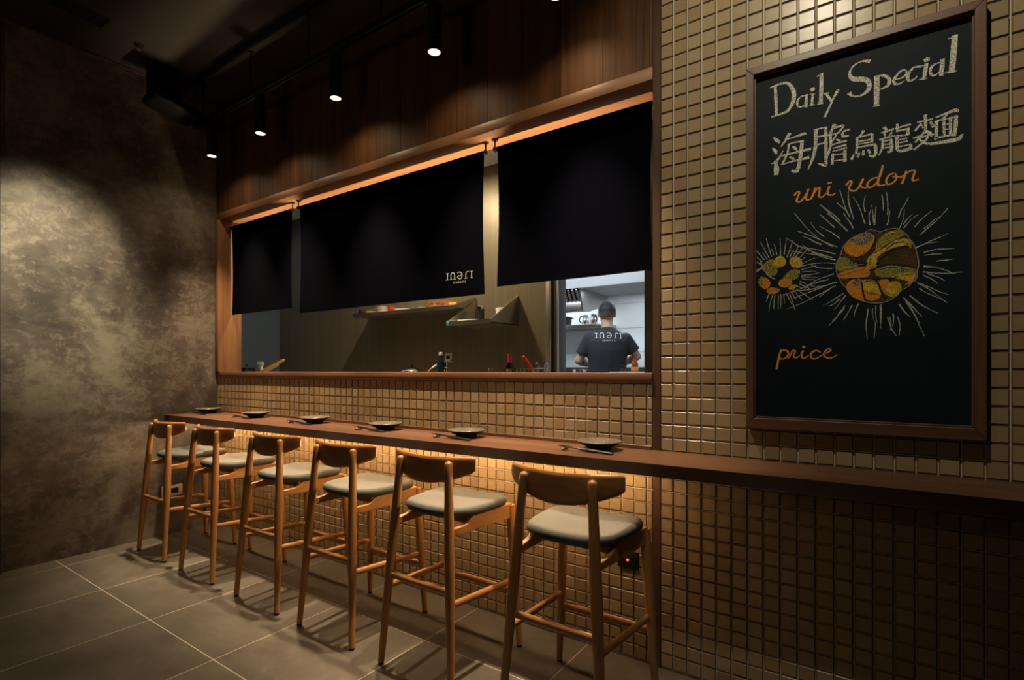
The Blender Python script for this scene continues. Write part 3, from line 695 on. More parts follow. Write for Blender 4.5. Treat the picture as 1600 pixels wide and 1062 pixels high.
SPINES = [[43161,14952,35,43209,14946,29,43272,14938,22,43333,14933,18,43397,14921,17,43478,14891,17,43543,14862,18],[43451,15094,24,43505,15101,29,43575,15107,32,43642,15103,25,43711,15100,18,43784,15106,17,43840,15114,18],[43166,15310,22,43228,15314,24,43306,15318,26,43376,15319,27,43447,15317,26,43527,15308,19,43589,15300,12],[43162,15401,34,43264,15426,33,43395,15450,31,43510,15451,24,43627,15444,18,43761,15435,13,43867,15427,11],[42957,15560,38,43030,15602,33,43125,15647,27,43214,15665,22,43304,15673,17,43403,15677,16,43480,15679,16],[43093,15619,23,43181,15664,25,43297,15721,27,43410,15766,25,43523,15809,21,43639,15861,15,43726,15901,11],[43164,16136,29,43219,16179,25,43287,16236,21,43342,16294,19,43398,16350,17,43472,16395,16,43532,16426,14],[43054,15943,22,43154,16041,28,43281,16165,32,43396,16269,24,43508,16378,16,43625,16525,16,43714,16645,19],[42924,16208,27,42981,16286,26,43054,16378,24,43119,16442,21,43185,16502,18,43266,16576,17,43330,16634,17],[42662,16221,29,42707,16285,26,42764,16362,21,42811,16420,18,42862,16472,16,42942,16532,16,43009,16578,16],[42524,16177,29,42560,16253,24,42603,16353,18,42634,16447,16,42657,16547,16,42670,16678,17,42677,16785,18],[42659,16342,31,42685,16389,32,42718,16447,30,42750,16493,24,42786,16535,17,42839,16577,15,42883,16608,15],[42532,16572,35,42556,16666,31,42592,16782,27,42638,16866,23,42687,16949,21,42735,17056,19,42772,17142,19],[42251,16708,40,42258,16811,34,42263,16944,28,42259,17065,25,42249,17188,22,42233,17325,18,42219,17432,15],[42138,16864,23,42141,16933,23,42143,17025,24,42136,17119,25,42125,17213,26,42114,17305,22,42104,17373,18],[42242,16381,40,42257,16438,30,42275,16514,20,42285,16592,22,42294,16671,24,42304,16756,19,42311,16820,14],[41912,16442,41,41918,16527,33,41926,16635,25,41933,16729,22,41939,16823,20,41946,16931,18,41952,17015,16],[41793,16461,40,41783,16540,30,41773,16640,20,41769,16722,23,41774,16799,27,41800,16875,20,41825,16932,13],[41909,16450,33,41895,16551,33,41880,16675,31,41872,16769,23,41865,16861,16,41851,16982,16,41840,17079,17],[41659,16518,36,41625,16656,29,41579,16834,21,41536,16987,18,41485,17139,16,41407,17309,15,41340,17442,14],[41667,16910,36,41650,16973,28,41633,17058,20,41630,17139,16,41635,17224,15,41651,17323,17,41668,17400,20],[41310,16881,32,41288,16962,34,41260,17068,34,41237,17166,30,41219,17267,25,41206,17387,20,41199,17482,17],[41356,16706,25,41325,16839,24,41287,17007,24,41252,17144,27,41224,17286,28,41212,17477,22,41208,17634,16],[41341,16430,33,41315,16499,34,41274,16592,33,41217,16693,26,41158,16794,19,41111,16885,19,41079,16951,21],[41240,16823,23,41190,16943,28,41131,17103,31,41089,17262,29,41051,17424,24,41008,17596,20,40975,17728,16],[41248,16805,31,41208,16897,27,41153,17010,24,41089,17096,23,41023,17175,23,40953,17257,20,40900,17320,18],[40979,16725,30,40912,16811,26,40821,16925,22,40728,17030,19,40631,17135,17,40521,17246,17,40434,17331,17],[41184,16351,34,41111,16450,34,41016,16576,32,40927,16681,25,40831,16787,18,40710,16918,14,40610,17023,12],[40939,16683,27,40860,16782,28,40759,16910,28,40678,17025,28,40595,17138,26,40493,17258,19,40410,17348,12],[40813,16539,43,40757,16605,31,40684,16694,20,40616,16780,21,40547,16867,25,40471,16958,23,40411,17028,21],[40530,16270,38,40470,16325,31,40392,16402,23,40320,16485,19,40252,16580,16,40189,16700,17,40143,16798,19],[40968,16142,39,40891,16226,31,40791,16329,22,40698,16405,20,40602,16476,20,40490,16562,17,40401,16630,15],[40762,15907,40,40586,16040,31,40363,16228,21,40175,16434,18,39996,16666,18,39808,16951,19,39666,17183,21],[40903,15866,24,40740,15966,23,40527,16098,23,40334,16229,25,40136,16358,25,39909,16481,20,39730,16572,15],[40441,16019,42,40363,16060,39,40262,16119,36,40178,16189,33,40093,16259,28,39989,16320,20,39906,16364,12],[40847,15642,37,40683,15715,29,40470,15806,22,40282,15872,20,40091,15935,20,39869,16013,19,39693,16075,18],[40755,15546,30,40585,15601,30,40360,15671,29,40147,15735,23,39928,15798,18,39684,15868,17,39493,15923,18],[40743,15539,40,40554,15626,36,40307,15745,30,40080,15865,23,39850,16005,18,39597,16208,19,39400,16380,21],[40843,15449,37,40690,15501,31,40498,15580,26,40345,15678,25,40197,15794,24,40032,15942,21,39903,16064,17],[40829,15339,30,40692,15364,24,40517,15390,19,40361,15398,21,40205,15396,24,40025,15379,20,39883,15361,16],[40754,15178,30,40677,15185,28,40573,15199,26,40464,15220,28,40353,15250,28,40242,15303,22,40158,15350,15],[40662,14819,29,40472,14785,33,40228,14730,35,40017,14655,27,39802,14572,19,39542,14485,19,39334,14418,21],[40802,14989,30,40667,14952,26,40493,14899,23,40333,14846,23,40179,14773,23,40027,14643,23,39913,14527,22],[40464,14579,42,40349,14534,33,40200,14477,24,40066,14432,23,39928,14385,25,39765,14326,23,39635,14278,22],[40896,14712,34,40723,14669,27,40497,14614,20,40297,14566,22,40090,14529,25,39838,14525,19,39634,14531,13],[40804,14702,35,40706,14664,36,40577,14625,35,40454,14612,26,40326,14616,17,40178,14647,18,40061,14679,21],[40852,14591,38,40785,14564,30,40699,14521,22,40624,14462,23,40549,14394,25,40459,14319,22,40387,14259,19],[40680,14489,36,40506,14407,32,40281,14298,26,40081,14192,23,39877,14089,20,39634,13996,16,39441,13928,14],[41095,14338,24,41013,14282,26,40905,14208,27,40807,14139,24,40707,14074,19,40597,14013,16,40512,13969,13],[41130,14240,40,41077,14174,32,41012,14086,22,40962,14004,19,40912,13923,18,40844,13840,14,40789,13778,12],[40987,14158,39,40945,14120,37,40890,14071,34,40840,14023,31,40785,13981,26,40714,13953,19,40655,13936,13],[41118,13912,25,41056,13832,25,40977,13723,25,40914,13607,24,40847,13489,22,40749,13374,18,40668,13288,14],[41105,13841,23,41066,13789,30,41012,13717,34,40951,13637,25,40887,13560,16,40819,13496,16,40767,13452,19],[41319,13913,37,41283,13843,30,41236,13752,23,41196,13672,25,41158,13595,28,41115,13515,23,41082,13456,17],[41488,13951,36,41461,13886,36,41430,13807,35,41404,13749,29,41386,13690,22,41381,13605,16,41381,13536,12],[41747,13769,27,41729,13629,31,41708,13452,34,41695,13304,27,41691,13153,19,41708,12962,15,41727,12808,12],[41859,13793,25,41858,13732,26,41858,13654,27,41863,13580,22,41873,13507,17,41895,13429,15,41915,13371,14],[41950,13865,30,41947,13786,27,41945,13685,24,41945,13595,22,41950,13505,20,41967,13402,16,41983,13322,13],[41936,13369,26,41936,13297,25,41935,13200,24,41927,13101,22,41917,13001,21,41908,12900,19,41902,12824,17],[42056,13860,24,42061,13800,22,42065,13721,21,42064,13648,20,42062,13572,19,42062,13481,17,42063,13409,16],[42253,13474,28,42276,13381,29,42308,13263,29,42337,13162,23,42372,13066,17,42425,12967,16,42471,12893,17],[42082,13887,28,42087,13770,30,42091,13624,32,42088,13505,31,42081,13388,28,42074,13249,20,42067,13140,14],[42308,13475,23,42322,13414,22,42337,13339,21,42342,13277,22,42341,13215,23,42331,13138,21,42320,13077,19],[42392,13583,37,42400,13530,34,42408,13461,29,42408,13401,25,42403,13338,21,42395,13254,19,42387,13186,18],[42507,13470,25,42531,13384,27,42556,13277,28,42566,13199,22,42567,13119,16,42559,13004,17,42550,12908,19],[42549,13860,34,42576,13803,34,42612,13733,32,42643,13686,30,42678,13638,27,42729,13566,22,42771,13506,18],[42554,13846,39,42587,13786,37,42630,13709,34,42672,13638,30,42718,13570,26,42777,13505,20,42826,13456,14],[42712,13942,32,42792,13789,26,42889,13592,20,42960,13417,18,43027,13236,18,43106,13017,16,43167,12844,16],[42662,14058,33,42727,13946,32,42807,13798,30,42875,13653,22,42939,13508,15,43002,13360,13,43049,13248,12],[42724,13981,22,42777,13908,27,42846,13813,31,42908,13721,30,42973,13627,26,43051,13522,19,43113,13440,12],[42822,14105,31,42912,13999,31,43028,13871,31,43133,13776,26,43243,13690,21,43382,13595,17,43494,13523,14],[43055,14311,39,43119,14245,28,43206,14167,18,43295,14111,21,43388,14058,25,43490,13990,19,43569,13935,13],[42993,14486,33,43110,14401,32,43252,14290,30,43360,14186,22,43465,14074,15,43595,13934,15,43699,13821,17],[43046,14470,32,43154,14408,26,43290,14328,20,43407,14248,21,43522,14172,22,43649,14104,17,43747,14056,12],[43158,14694,31,43210,14661,25,43274,14617,20,43329,14575,21,43381,14530,22,43440,14470,20,43485,14420,18],[43249,14742,35,43311,14708,33,43389,14666,29,43452,14636,25,43514,14601,22,43584,14542,19,43639,14491,17],[43141,14811,39,43273,14778,32,43442,14741,25,43592,14717,25,43744,14702,25,43917,14705,20,44052,14712,15],[43154,14988,39,43265,14965,32,43405,14929,25,43528,14879,23,43646,14818,23,43770,14736,20,43863,14667,17]]
SPINES_SMALL = [[39879,15043,30,39993,15038,27,40139,15038,24,40281,15057,21,40390,15077,19],[39888,15153,36,39977,15156,26,40092,15155,17,40207,15143,15,40295,15131,17],[39866,15233,29,39962,15253,24,40084,15278,19,40205,15303,19,40299,15323,19],[39848,15331,24,39903,15349,22,39975,15367,20,40049,15377,19,40107,15382,19],[39784,15383,26,39887,15433,23,40020,15494,18,40154,15547,14,40259,15586,11],[39738,15470,30,39791,15510,28,39859,15561,25,39926,15613,18,39978,15654,13],[39713,15550,27,39787,15624,26,39880,15720,23,39966,15823,18,40032,15904,14],[39643,15636,34,39699,15707,29,39770,15798,22,39843,15887,17,39899,15956,14],[39585,15671,27,39633,15752,28,39691,15859,28,39740,15971,23,39777,16060,18],[39519,15715,35,39544,15766,31,39574,15833,26,39602,15901,19,39624,15954,13],[39426,15708,35,39468,15832,29,39521,15992,22,39570,16152,18,39608,16277,14],[39334,15820,37,39353,15940,29,39376,16094,20,39395,16249,16,39408,16371,13],[39222,15822,29,39223,15949,23,39223,16111,17,39215,16275,17,39207,16403,18],[39110,15817,25,39097,15905,22,39078,16017,19,39051,16128,17,39028,16214,16],[39018,15833,27,39002,15891,25,38979,15967,23,38949,16040,17,38925,16097,11],[38945,15792,24,38901,15933,26,38848,16116,28,38806,16303,24,38777,16448,19],[38863,15764,30,38802,15893,27,38724,16059,22,38647,16228,17,38587,16359,13],[38806,15717,36,38772,15774,33,38728,15847,28,38685,15921,20,38652,15979,12],[38710,15712,25,38622,15833,27,38510,15991,28,38403,16154,21,38321,16283,14],[38632,15647,32,38575,15707,25,38503,15786,17,38433,15869,16,38380,15934,16],[38613,15541,32,38513,15617,31,38382,15714,28,38247,15806,20,38141,15877,12],[38888,14541,37,38860,14476,34,38825,14391,29,38798,14302,21,38778,14231,14],[38969,14432,34,38936,14312,25,38898,14155,16,38872,13995,14,38854,13868,14],[39054,14441,26,39037,14335,29,39020,14197,30,39016,14057,21,39015,13947,12],[39161,14438,22,39156,14330,23,39152,14191,24,39151,14051,20,39152,13942,17],[39232,14453,24,39235,14341,22,39237,14197,19,39231,14053,17,39224,13941,16],[39319,14429,32,39328,14361,27,39338,14273,21,39343,14185,16,39346,14117,12],[39425,14434,31,39455,14350,25,39497,14244,18,39548,14142,16,39591,14065,15],[39505,14432,23,39550,14312,25,39602,14156,25,39642,13997,20,39669,13872,15],[39558,14496,31,39590,14434,31,39633,14355,28,39674,14276,22,39706,14214,16],[39605,14580,33,39663,14497,27,39739,14392,20,39816,14289,19,39876,14209,19],[39717,14595,23,39816,14498,26,39946,14378,28,40084,14275,22,40194,14198,15],[39721,14709,27,39769,14672,29,39830,14626,29,39894,14585,24,39944,14555,19],[39807,14753,35,39894,14699,33,40005,14630,29,40116,14562,21,40202,14510,13],[39821,14837,24,39874,14810,26,39940,14773,26,40004,14731,19,40053,14696,12],[39894,14911,25,39975,14891,23,40078,14870,20,40181,14863,16,40262,14861,12],[39853,14992,25,39962,14973,21,40102,14950,16,40241,14934,13,40348,14922,11]]
ROE_DARK = [[41743,15571,25,41787,15639,35,41848,15737,49,41896,15828,55,41919,15909,49,41928,15985,35,41934,16038,25],[41090,15528,26,41164,15475,36,41270,15401,50,41381,15335,56,41503,15286,49,41629,15246,35,41718,15218,25],[41769,15011,25,41826,15032,35,41906,15065,49,41972,15112,55,42009,15190,48,42032,15282,35,42047,15348,25],[41196,14790,26,41321,14783,35,41495,14773,47,41641,14762,56,41726,14749,58,41786,14736,57,41845,14726,55,41905,14723,56,41965,14723,57,42047,14721,55,42180,14713,46,42334,14704,33,42443,14697,24],[41576,14659,25,41582,14587,35,41590,14484,49,41602,14377,56,41619,14263,49,41639,14145,35,41654,14062,25],[42035,14707,25,42034,14637,35,42034,14536,48,42047,14430,55,42085,14316,48,42136,14197,35,42172,14114,25],[41997,15048,25,42027,15071,34,42073,15103,46,42147,15123,55,42260,15124,58,42399,15114,58,42540,15093,54,42690,15055,45,42841,15007,33,42946,14972,24],[42780,15618,24,42719,15627,33,42631,15638,45,42540,15635,54,42450,15609,58,42357,15569,58,42271,15519,55,42192,15450,46,42121,15371,34,42072,15315,25]]
ROE_LIGHT = [[41589,16165,20,41630,16178,28,41688,16195,39,41743,16195,45,41793,16164,39,41839,16118,28,41871,16084,20],[41223,16015,20,41265,16037,29,41324,16065,40,41381,16071,45,41431,16032,39,41479,15972,28,41511,15928,20],[40982,15477,21,41030,15478,28,41099,15476,38,41170,15455,45,41236,15397,48,41306,15319,48,41381,15257,45,41474,15224,38,41572,15207,27,41641,15196,20],[41328,14620,20,41363,14661,29,41412,14716,40,41459,14748,45,41504,14736,39,41546,14701,28,41576,14675,20],[41628,14639,20,41680,14660,28,41753,14687,39,41820,14691,44,41875,14652,39,41925,14591,28,41959,14546,20],[42047,15012,20,42104,15031,27,42185,15058,37,42271,15072,44,42358,15067,46,42451,15051,46,42540,15027,43,42631,14991,36,42719,14947,26,42780,14916,19],[41820,15468,20,41815,15429,28,41808,15373,39,41800,15317,44,41789,15261,39,41777,15205,28,41769,15166,20],[42197,15619,20,42260,15673,28,42350,15746,38,42443,15799,43,42540,15812,38,42639,15807,27,42708,15801,19],[41666,16077,20,41690,16050,28,41722,16012,39,41743,15973,45,41741,15929,39,41728,15884,28,41718,15853,20]]
ROE_WARM = [[41130,15791,31,41165,15737,42,41217,15662,57,41276,15599,68,41340,15554,72,41411,15520,72,41485,15510,67,41570,15539,56,41657,15591,41,41718,15630,30],[40982,14922,31,41063,14952,42,41176,14993,57,41276,15027,68,41345,15047,70,41402,15060,69,41459,15070,67,41523,15082,69,41587,15091,70,41641,15081,67,41681,15035,56,41711,14970,41,41731,14923,30],[42027,14631,30,42050,14581,42,42084,14510,58,42122,14439,66,42170,14367,58,42222,14295,42,42259,14244,30],[41692,14183,30,41732,14140,42,41789,14082,59,41845,14048,67,41902,14062,58,41958,14099,42,41997,14128,30],[42147,15763,30,42123,15735,42,42088,15694,58,42047,15654,66,41995,15616,58,41937,15578,42,41896,15551,30],[41223,14347,31,41254,14312,43,41300,14263,60,41355,14210,68,41426,14154,59,41507,14095,43,41563,14054,30],[42708,14461,29,42742,14470,41,42788,14484,57,42828,14509,64,42854,14555,56,42874,14612,41,42887,14652,29]]
ROE_GOLD = [[42369,14719,27,42439,14742,38,42538,14772,52,42636,14791,59,42734,14788,52,42831,14774,37,42899,14764,26],[42246,14276,27,42284,14248,38,42338,14212,53,42394,14203,60,42452,14247,52,42511,14318,38,42552,14370,27],[41782,15133,28,41804,15109,39,41837,15077,54,41871,15062,61,41907,15081,53,41945,15116,39,41972,15143,27],[41641,14436,28,41679,14397,39,41734,14343,54,41794,14299,61,41866,14274,54,41943,14260,39,41997,14251,27],[42197,16031,27,42240,16061,38,42302,16103,53,42369,16127,60,42447,16115,52,42530,16086,38,42588,16064,27],[42732,15744,27,42753,15726,37,42781,15701,52,42804,15674,59,42816,15641,52,42823,15606,37,42828,15581,27],[41036,15249,28,41061,15217,40,41098,15173,55,41143,15142,62,41206,15138,55,41278,15146,39,41328,15153,28]]
# ---------------------------------------------------------------- the setting
CEIL = 3.24
struct(MB().box(-.15, 6.4, -5.2, .17, -.1, 0).build('floor', 'floor'))
struct(MB().box(-.15, 6.4, -5.2, .16, CEIL, CEIL + .1).build('ceiling', 'ceiling'))
struct(MB().box(-.15, 0, -1.235, .17, 0, CEIL).build('wall_left', 'plaster'))
struct(MB().box(-.15, .025, -5.2, -1.235, 0, CEIL).build('wall_left_end', 'dark_wall'))
struct(MB().box(6.25, 6.4, -5.2, .17, 0, CEIL).build('wall_right', 'dark_wall'))
struct(MB().box(-.15, 6.4, -5.35, -5.2, 0, CEIL).build('wall_behind', 'dark_wall'))
struct(MB().box(.0, 6.25, -.292, -.245, CEIL - .012, CEIL, .002).build('ceiling_strip', 'black_metal'))  # thin black strip along the ceiling
struct(MB().box(.0, .018, -1.235, -.0, CEIL - .008, CEIL, .001).build('trim_2', 'walnut_post'))


def tile_wall(name, x0, x1, z0, z1):
    mb = MB()
    mb.box(x0, x1, 0, .16, z0, z1, mi=1)
    i0 = math.floor((x0 - TX0) / PX)
    i1 = math.ceil((x1 - TX0) / PX)
    k0 = math.floor((z0 - TZ0) / PZ)
    k1 = math.ceil((z1 - TZ0) / PZ)
    g = .0022
    rnd = random.Random(7)
    for i in range(i0, i1):
        for k in range(k0, k1):
            a, b_ = max(TX0 + i * PX + g, x0 + .001), min(TX0 + (i + 1) * PX - g, x1 - .001)
            c, d = max(TZ0 + k * PZ + g, z0 + .001), min(TZ0 + (k + 1) * PZ - g, z1 - .001)
            if b_ - a < .008 or d - c < .008:
                continue
            t1, t2 = rnd.uniform(-.0004, .0004), rnd.uniform(-.0004, .0004)
            n, yb, yf = .0028, -.0030, -.0060
            vs = [(a, 0, c), (b_, 0, c), (b_, 0, d), (a, 0, d),
                  (a, yb, c), (b_, yb, c), (b_, yb, d), (a, yb, d),
                  (a + n, yf + t1, c + n), (b_ - n, yf + t2, c + n), (b_ - n, yf - t1, d - n), (a + n, yf - t2, d - n)]
            fs = [[8, 9, 10, 11]]
            for q in range(4):
                r_ = (q + 1) % 4
                fs.append([q, r_, 4 + r_, 4 + q])
                fs.append([4 + q, 4 + r_, 8 + r_, 8 + q])
            mb.add(vs, fs[:1], 0)
            mb.add(vs, fs[1:], 2)
    return struct(mb.build(name, ['tile', 'grout', 'tile_edge'], angle=0))


tile_wall('wall_back_lower', 0, 3.462, 0, 1.134)
tile_wall('wall_back_right', 3.494, 6.25, 0, CEIL)
# walnut boards above the opening, v-joints between the boards
mb = MB()
x = 0.
while x < 3.46:
    x2 = min(x + .203, 3.462)
    mb.box(x + .0008, x2 - .0008, -.010, .16, 2.392, CEIL, .0012, seg=1)
    x = x2
struct(mb.build('wall_back_upper', 'walnut_panel'))
struct(MB().box(3.462, 3.494, -.0055, .16, 0, CEIL, .001, seg=1).build('trim_3', 'walnut_post'))

# frame of the serving opening
win = bpy.data.objects.new('window_1', None)
COL.objects.link(win)
struct(win)
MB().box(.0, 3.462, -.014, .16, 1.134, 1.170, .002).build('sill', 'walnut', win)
MB().box(.0, 3.462, -.0115, .16, 2.342, 2.392, .001).build('lintel', 'opening_wood_lit', win)
MB().box(.0, .048, -.022, .16, 1.170, 2.342, .002).build('jamb', 'opening_wood_lit_up', win)

# ---------------------------------------------------------------- counter
mb = MB()
for (xa, ya, xb, yb) in ((.002, .372, 6.2, .268),):
    mb.add([(xa, -ya, .862), (xb, -yb, .862), (xb, -yb + .028, .813), (xa, -ya + .028, .813),
            (xa, -.0062, .862), (xb, -.0062, .862), (xb, -.0062, .813), (xa, -.0062, .813)],
           [[0, 3, 2, 1], [4, 0, 1, 5], [7, 4, 5, 6], [3, 7, 6, 2], [0, 4, 7, 3], [1, 2, 6, 5]])
ctr = thing('counter', 'long walnut bar counter running along the tiled wall under the serving opening', 'counter', (0, 0, .862))
o = mb.build('worktop', 'counter', ctr, angle=0)
o.location = (0, 0, -.862)
struct(MB().box(.003, 3.46, -.0165, -.0056, .8625, .878, .001, seg=1).build('trim_4', 'counter'))
o = MB().tube([(.03, -.155, .799), (3.44, -.155, .799)], .007, 10).build('led_strip', 'led_diffuser', ctr)
o.location = (0, 0, -.862)
o['label'] = 'glowing warm light strip under the counter'

# ---------------------------------------------------------------- sockets
ou = thing('wall_outlet', 'pale square power outlet low on the plaster wall behind the first stool', 'outlet', (0, -.325, .31))
MB().box(0, .010, -.069, .069, -.039, .039, .003).build('cover_plate', 'outlet_white', ou)
m_ = MB()
m_.box(.008, .012, -.008, .042, -.019, .019, .002)
m_.build('socket', 'black_plastic', ou)
ou = thing('wall_outlet', 'dark power outlet with a red light on the tiles behind the nearest stool', 'outlet', (3.360, -.0055, .405))
MB().box(-.045, .045, -.009, 0, -.036, .036, .003).build('cover_plate', 'black_plastic', ou)
m_ = MB()
for dx in (-.024, .024):
    m_.box(dx - .014, dx + .014, -.0125, -.008, -.020, .020, .002)
m_.build('socket', 'lacquer', ou)
m_ = MB()
m_.lathe([(0, 0), (.005, 0), (.005, .003), (.003, .0045), (0, .005)], 12, xf=Matrix.Translation((0, -.009, 0)) @ Matrix.Rotation(R(90), 4, 'X'))
m_.build('indicator_light', 'led_red', ou)

# ---------------------------------------------------------------- ceiling fittings
TY, TZ = -.22, 2.955
tr = thing('lighting_track', 'black lighting track hung on thin rods below the dark ceiling', 'lighting track', (.12, TY, TZ))
m_ = MB()
m_.box(0, 6.0, -.018, -.006, -.017, .017, .002, seg=1)
m_.box(0, 6.0, .006, .018, -.017, .017, .002, seg=1)
m_.box(0, 6.0, -.018, .018, .009, .017, .002, seg=1)
m_.build('rail', 'black_metal', tr)
for xr in (.12, .75, 1.37, 1.99, 2.61):
    m_ = MB()
    m_.tube([(xr, 0, .017), (xr, 0, CEIL - TZ)], .004, 8)
    m_.lathe([(.0, CEIL - TZ - .012), (.022, CEIL - TZ - .012), (.022, CEIL - TZ), (0, CEIL - TZ)], 16, xf=Matrix.Translation((xr, 0, 0)))
    m_.build('hanger_rod', 'black_metal', tr)
LBL = ['black cylinder spotlight nearest the plaster wall, hanging from the track',
       'black cylinder spotlight second from the plaster wall on the track',
       'black cylinder spotlight in the middle of the five on the track',
       'black cylinder spotlight fourth from the plaster wall, before the walnut boards',
       'cut-off black cylinder spotlight at the top edge of the photo']
sp0 = thing('spotlight', LBL[0], 'spotlight', (.366, TY, TZ - .017), 0, 'spotlights on the ceiling track')
m_ = MB()
m_.box(-.055, .055, -.016, .016, -.016, .0, .002, seg=1)
m_.tube([(0, 0, -.016), (0, 0, -.03)], .009, 10)
m_.build('adapter', 'black_metal', sp0)
m_ = MB()
m_.lathe([(.0, -.03), (.031, -.03), (.033, -.034), (.033, -.190), (.0318, -.191), (.0318, -.1935), (.033, -.1945),
          (.033, -.256), (.0300, -.256), (.0290, -.252), (0, -.252)], 28)
m_.build('housing', 'black_metal', sp0)
MB().lathe([(0, -.2518), (.0285, -.2518), (.0285, -.2548), (.014, -.2566), (0, -.2570)], 24).build('lens', 'lens', sp0)
LX = (.366, .985, 1.742, 2.48, 3.139)
for i, lx in enumerate(LX):
    if i:
        dup(sp0, (lx, TY, TZ - .017), 0, LBL[i])
    spot('track_spot_light', (lx, TY, TZ - .017 - .262), (lx, TY + .18, 0), 340, WARM, 58, 1.0, .024)
    spot('track_spot_spill', (lx, TY, TZ - .017 - .262), (lx, TY + .05, 0), 8, WARM, 150, 1.0, .024)

gr = thing('air_grille', 'dark slotted air grille set in the ceiling above the plaster wall', 'air vent', (.435, -.98, CEIL))
m_ = MB()
for a, b_, c, d in ((-.066, -.058, -.12, .12), (.058, .066, -.12, .12), (-.066, .066, -.12, -.112), (-.066, .066, .112, .12)):
    m_.box(a, b_, c, d, -.008, 0, .001, seg=1)
m_.build('frame', 'black_metal', gr)
MB().box(-.06, .06, -.114, .114, -.0015, 0).build('back_plate', 'rubber', gr)
for k in range(7):
    y = -.096 + k * .032
    m_ = MB()
    m_.box(-.058, .058, y - .010, y + .010, -.005, -.0025, xf=None)
    m_.build('slat', 'black_metal', gr)
sk = thing('sprinkler', 'tiny metal sprinkler head on the dark ceiling near the plaster wall', 'sprinkler', (.361, -.662, CEIL))
MB().lathe([(0, 0), (.028, 0), (.026, -.006), (.012, -.009), (0, -.009)][::-1], 20).build('escutcheon', 'black_metal', sk)
MB().lathe([(0, -.034), (.013, -.033), (.013, -.030), (.005, -.028), (.006, -.012), (0, -.009)], 16).build('deflector', 'steel', sk)

spk = thing('loudspeaker', 'black loudspeaker hung from the ceiling corner beside the plaster wall', 'speaker', (.20, -.45, CEIL))
MB().box(-.075, .075, -.085, .075, -.215, 0, .008).build('mount_box', 'speaker_black', spk)
xf = Matrix.Translation((.02, .04, -.255)) @ Matrix.Rotation(R(-10), 4, 'X')
m_ = MB()
m_.box(-.105, .105, -.15, .15, -.035, .035, .022, seg=3, xf=xf)
m_.build('cabinet', 'speaker_black', spk)
m_ = MB()
m_.box(.1052, .109, -.09, .05, -.024, -.012, .001, seg=1, xf=xf)
m_.build('grille_strip', 'rubber', spk)
m_ = MB()
m_.tube([(.03, .10, -.215), (.03, .17, -.15), (.03, .20, -.08), (.03, .19, 0)], .004, 8)
m_.build('cable', 'rubber', spk)

# ---------------------------------------------------------------- noren curtains and their rods
NY, NZ = .075, 2.290


def curtain(name, x0, x1, zb, label, seed, dz0=0., dz1=0.):
    rnd = random.Random(seed)
    ph = [rnd.uniform(0, 6.28) for _ in range(4)]
    wdt = x1 - x0

    def sy(x, z):
        t = (NZ - z) / (NZ - zb)
        return NY + .004 + .010 * t * (math.sin(x * 5.2 + ph[0]) * .5 + math.sin(x * 11 + ph[1]) * .22) + .0022 * t * math.sin(z * 9 + x * 6 + ph[2])
    nx, nz = max(14, int(wdt / .03)), 26
    mb = MB()
    for side in (0, 1):
        vs, fs = [], []
        for k in range(nz + 1):
            t = k / nz
            for i in range(nx + 1):
                u = i / nx
                inset = .008 * math.sin(math.pi * min(1, t * 1.0)) * (1 - 2 * u)
                zz = NZ - (NZ - zb) * t
                if k:
                    zz += t * (dz0 * (1 - u) + dz1 * u)
                xx = x0 + wdt * u + inset
                vs.append((xx, sy(xx, zz) + (.0018 if side else -.0008), zz))
        for k in range(nz):
            for i in range(nx):
                a = k * (nx + 1) + i
                q = [a, a + 1, a + nx + 2, a + nx + 1]
                fs.append(q[::-1] if not side else q)
        mb.add(vs, fs)
    n = (nx + 1) * (nz + 1)
    rim = [i for i in range(nx + 1)] + [k * (nx + 1) + nx for k in range(1, nz + 1)] + \
          [nz * (nx + 1) + i for i in range(nx - 1, -1, -1)] + [k * (nx + 1) for k in range(nz - 1, 0, -1)]
    for a, b_ in zip(rim, rim[1:] + rim[:1]):
        mb.f.append([a, b_, n + b_, n + a])
        mb.m.append(0)
    r = thing(name, label, 'curtain', ((x0 + x1) / 2, NY, NZ), 0, None)
    off = Vector(r.location)
    o = mb.build('cloth', 'noren', r, angle=60)
    o.location = -off
    # sleeve that the rod passes through
    m2 = MB()
    sl = MB()
    ring = 12
    vs, fs = [], []
    for i in range(nx + 1):
        xx = x0 + .008 * 0 + wdt * i / nx
        for k in range(ring):
            g = 2 * math.pi * k / ring
            vs.append((xx, NY + .004 * 0 + math.cos(g) * .0105, NZ + .002 + math.sin(g) * .0105))
    for i in range(nx):
        for k in range(ring):
            k2 = (k + 1) % ring
            fs.append([i * ring + k, i * ring + k2, (i + 1) * ring + k2, (i + 1) * ring + k])
    m2.add(vs, fs)
    o2 = m2.build('rod_sleeve', 'noren', r, angle=60)
    o2.location = -off
    return r, sy


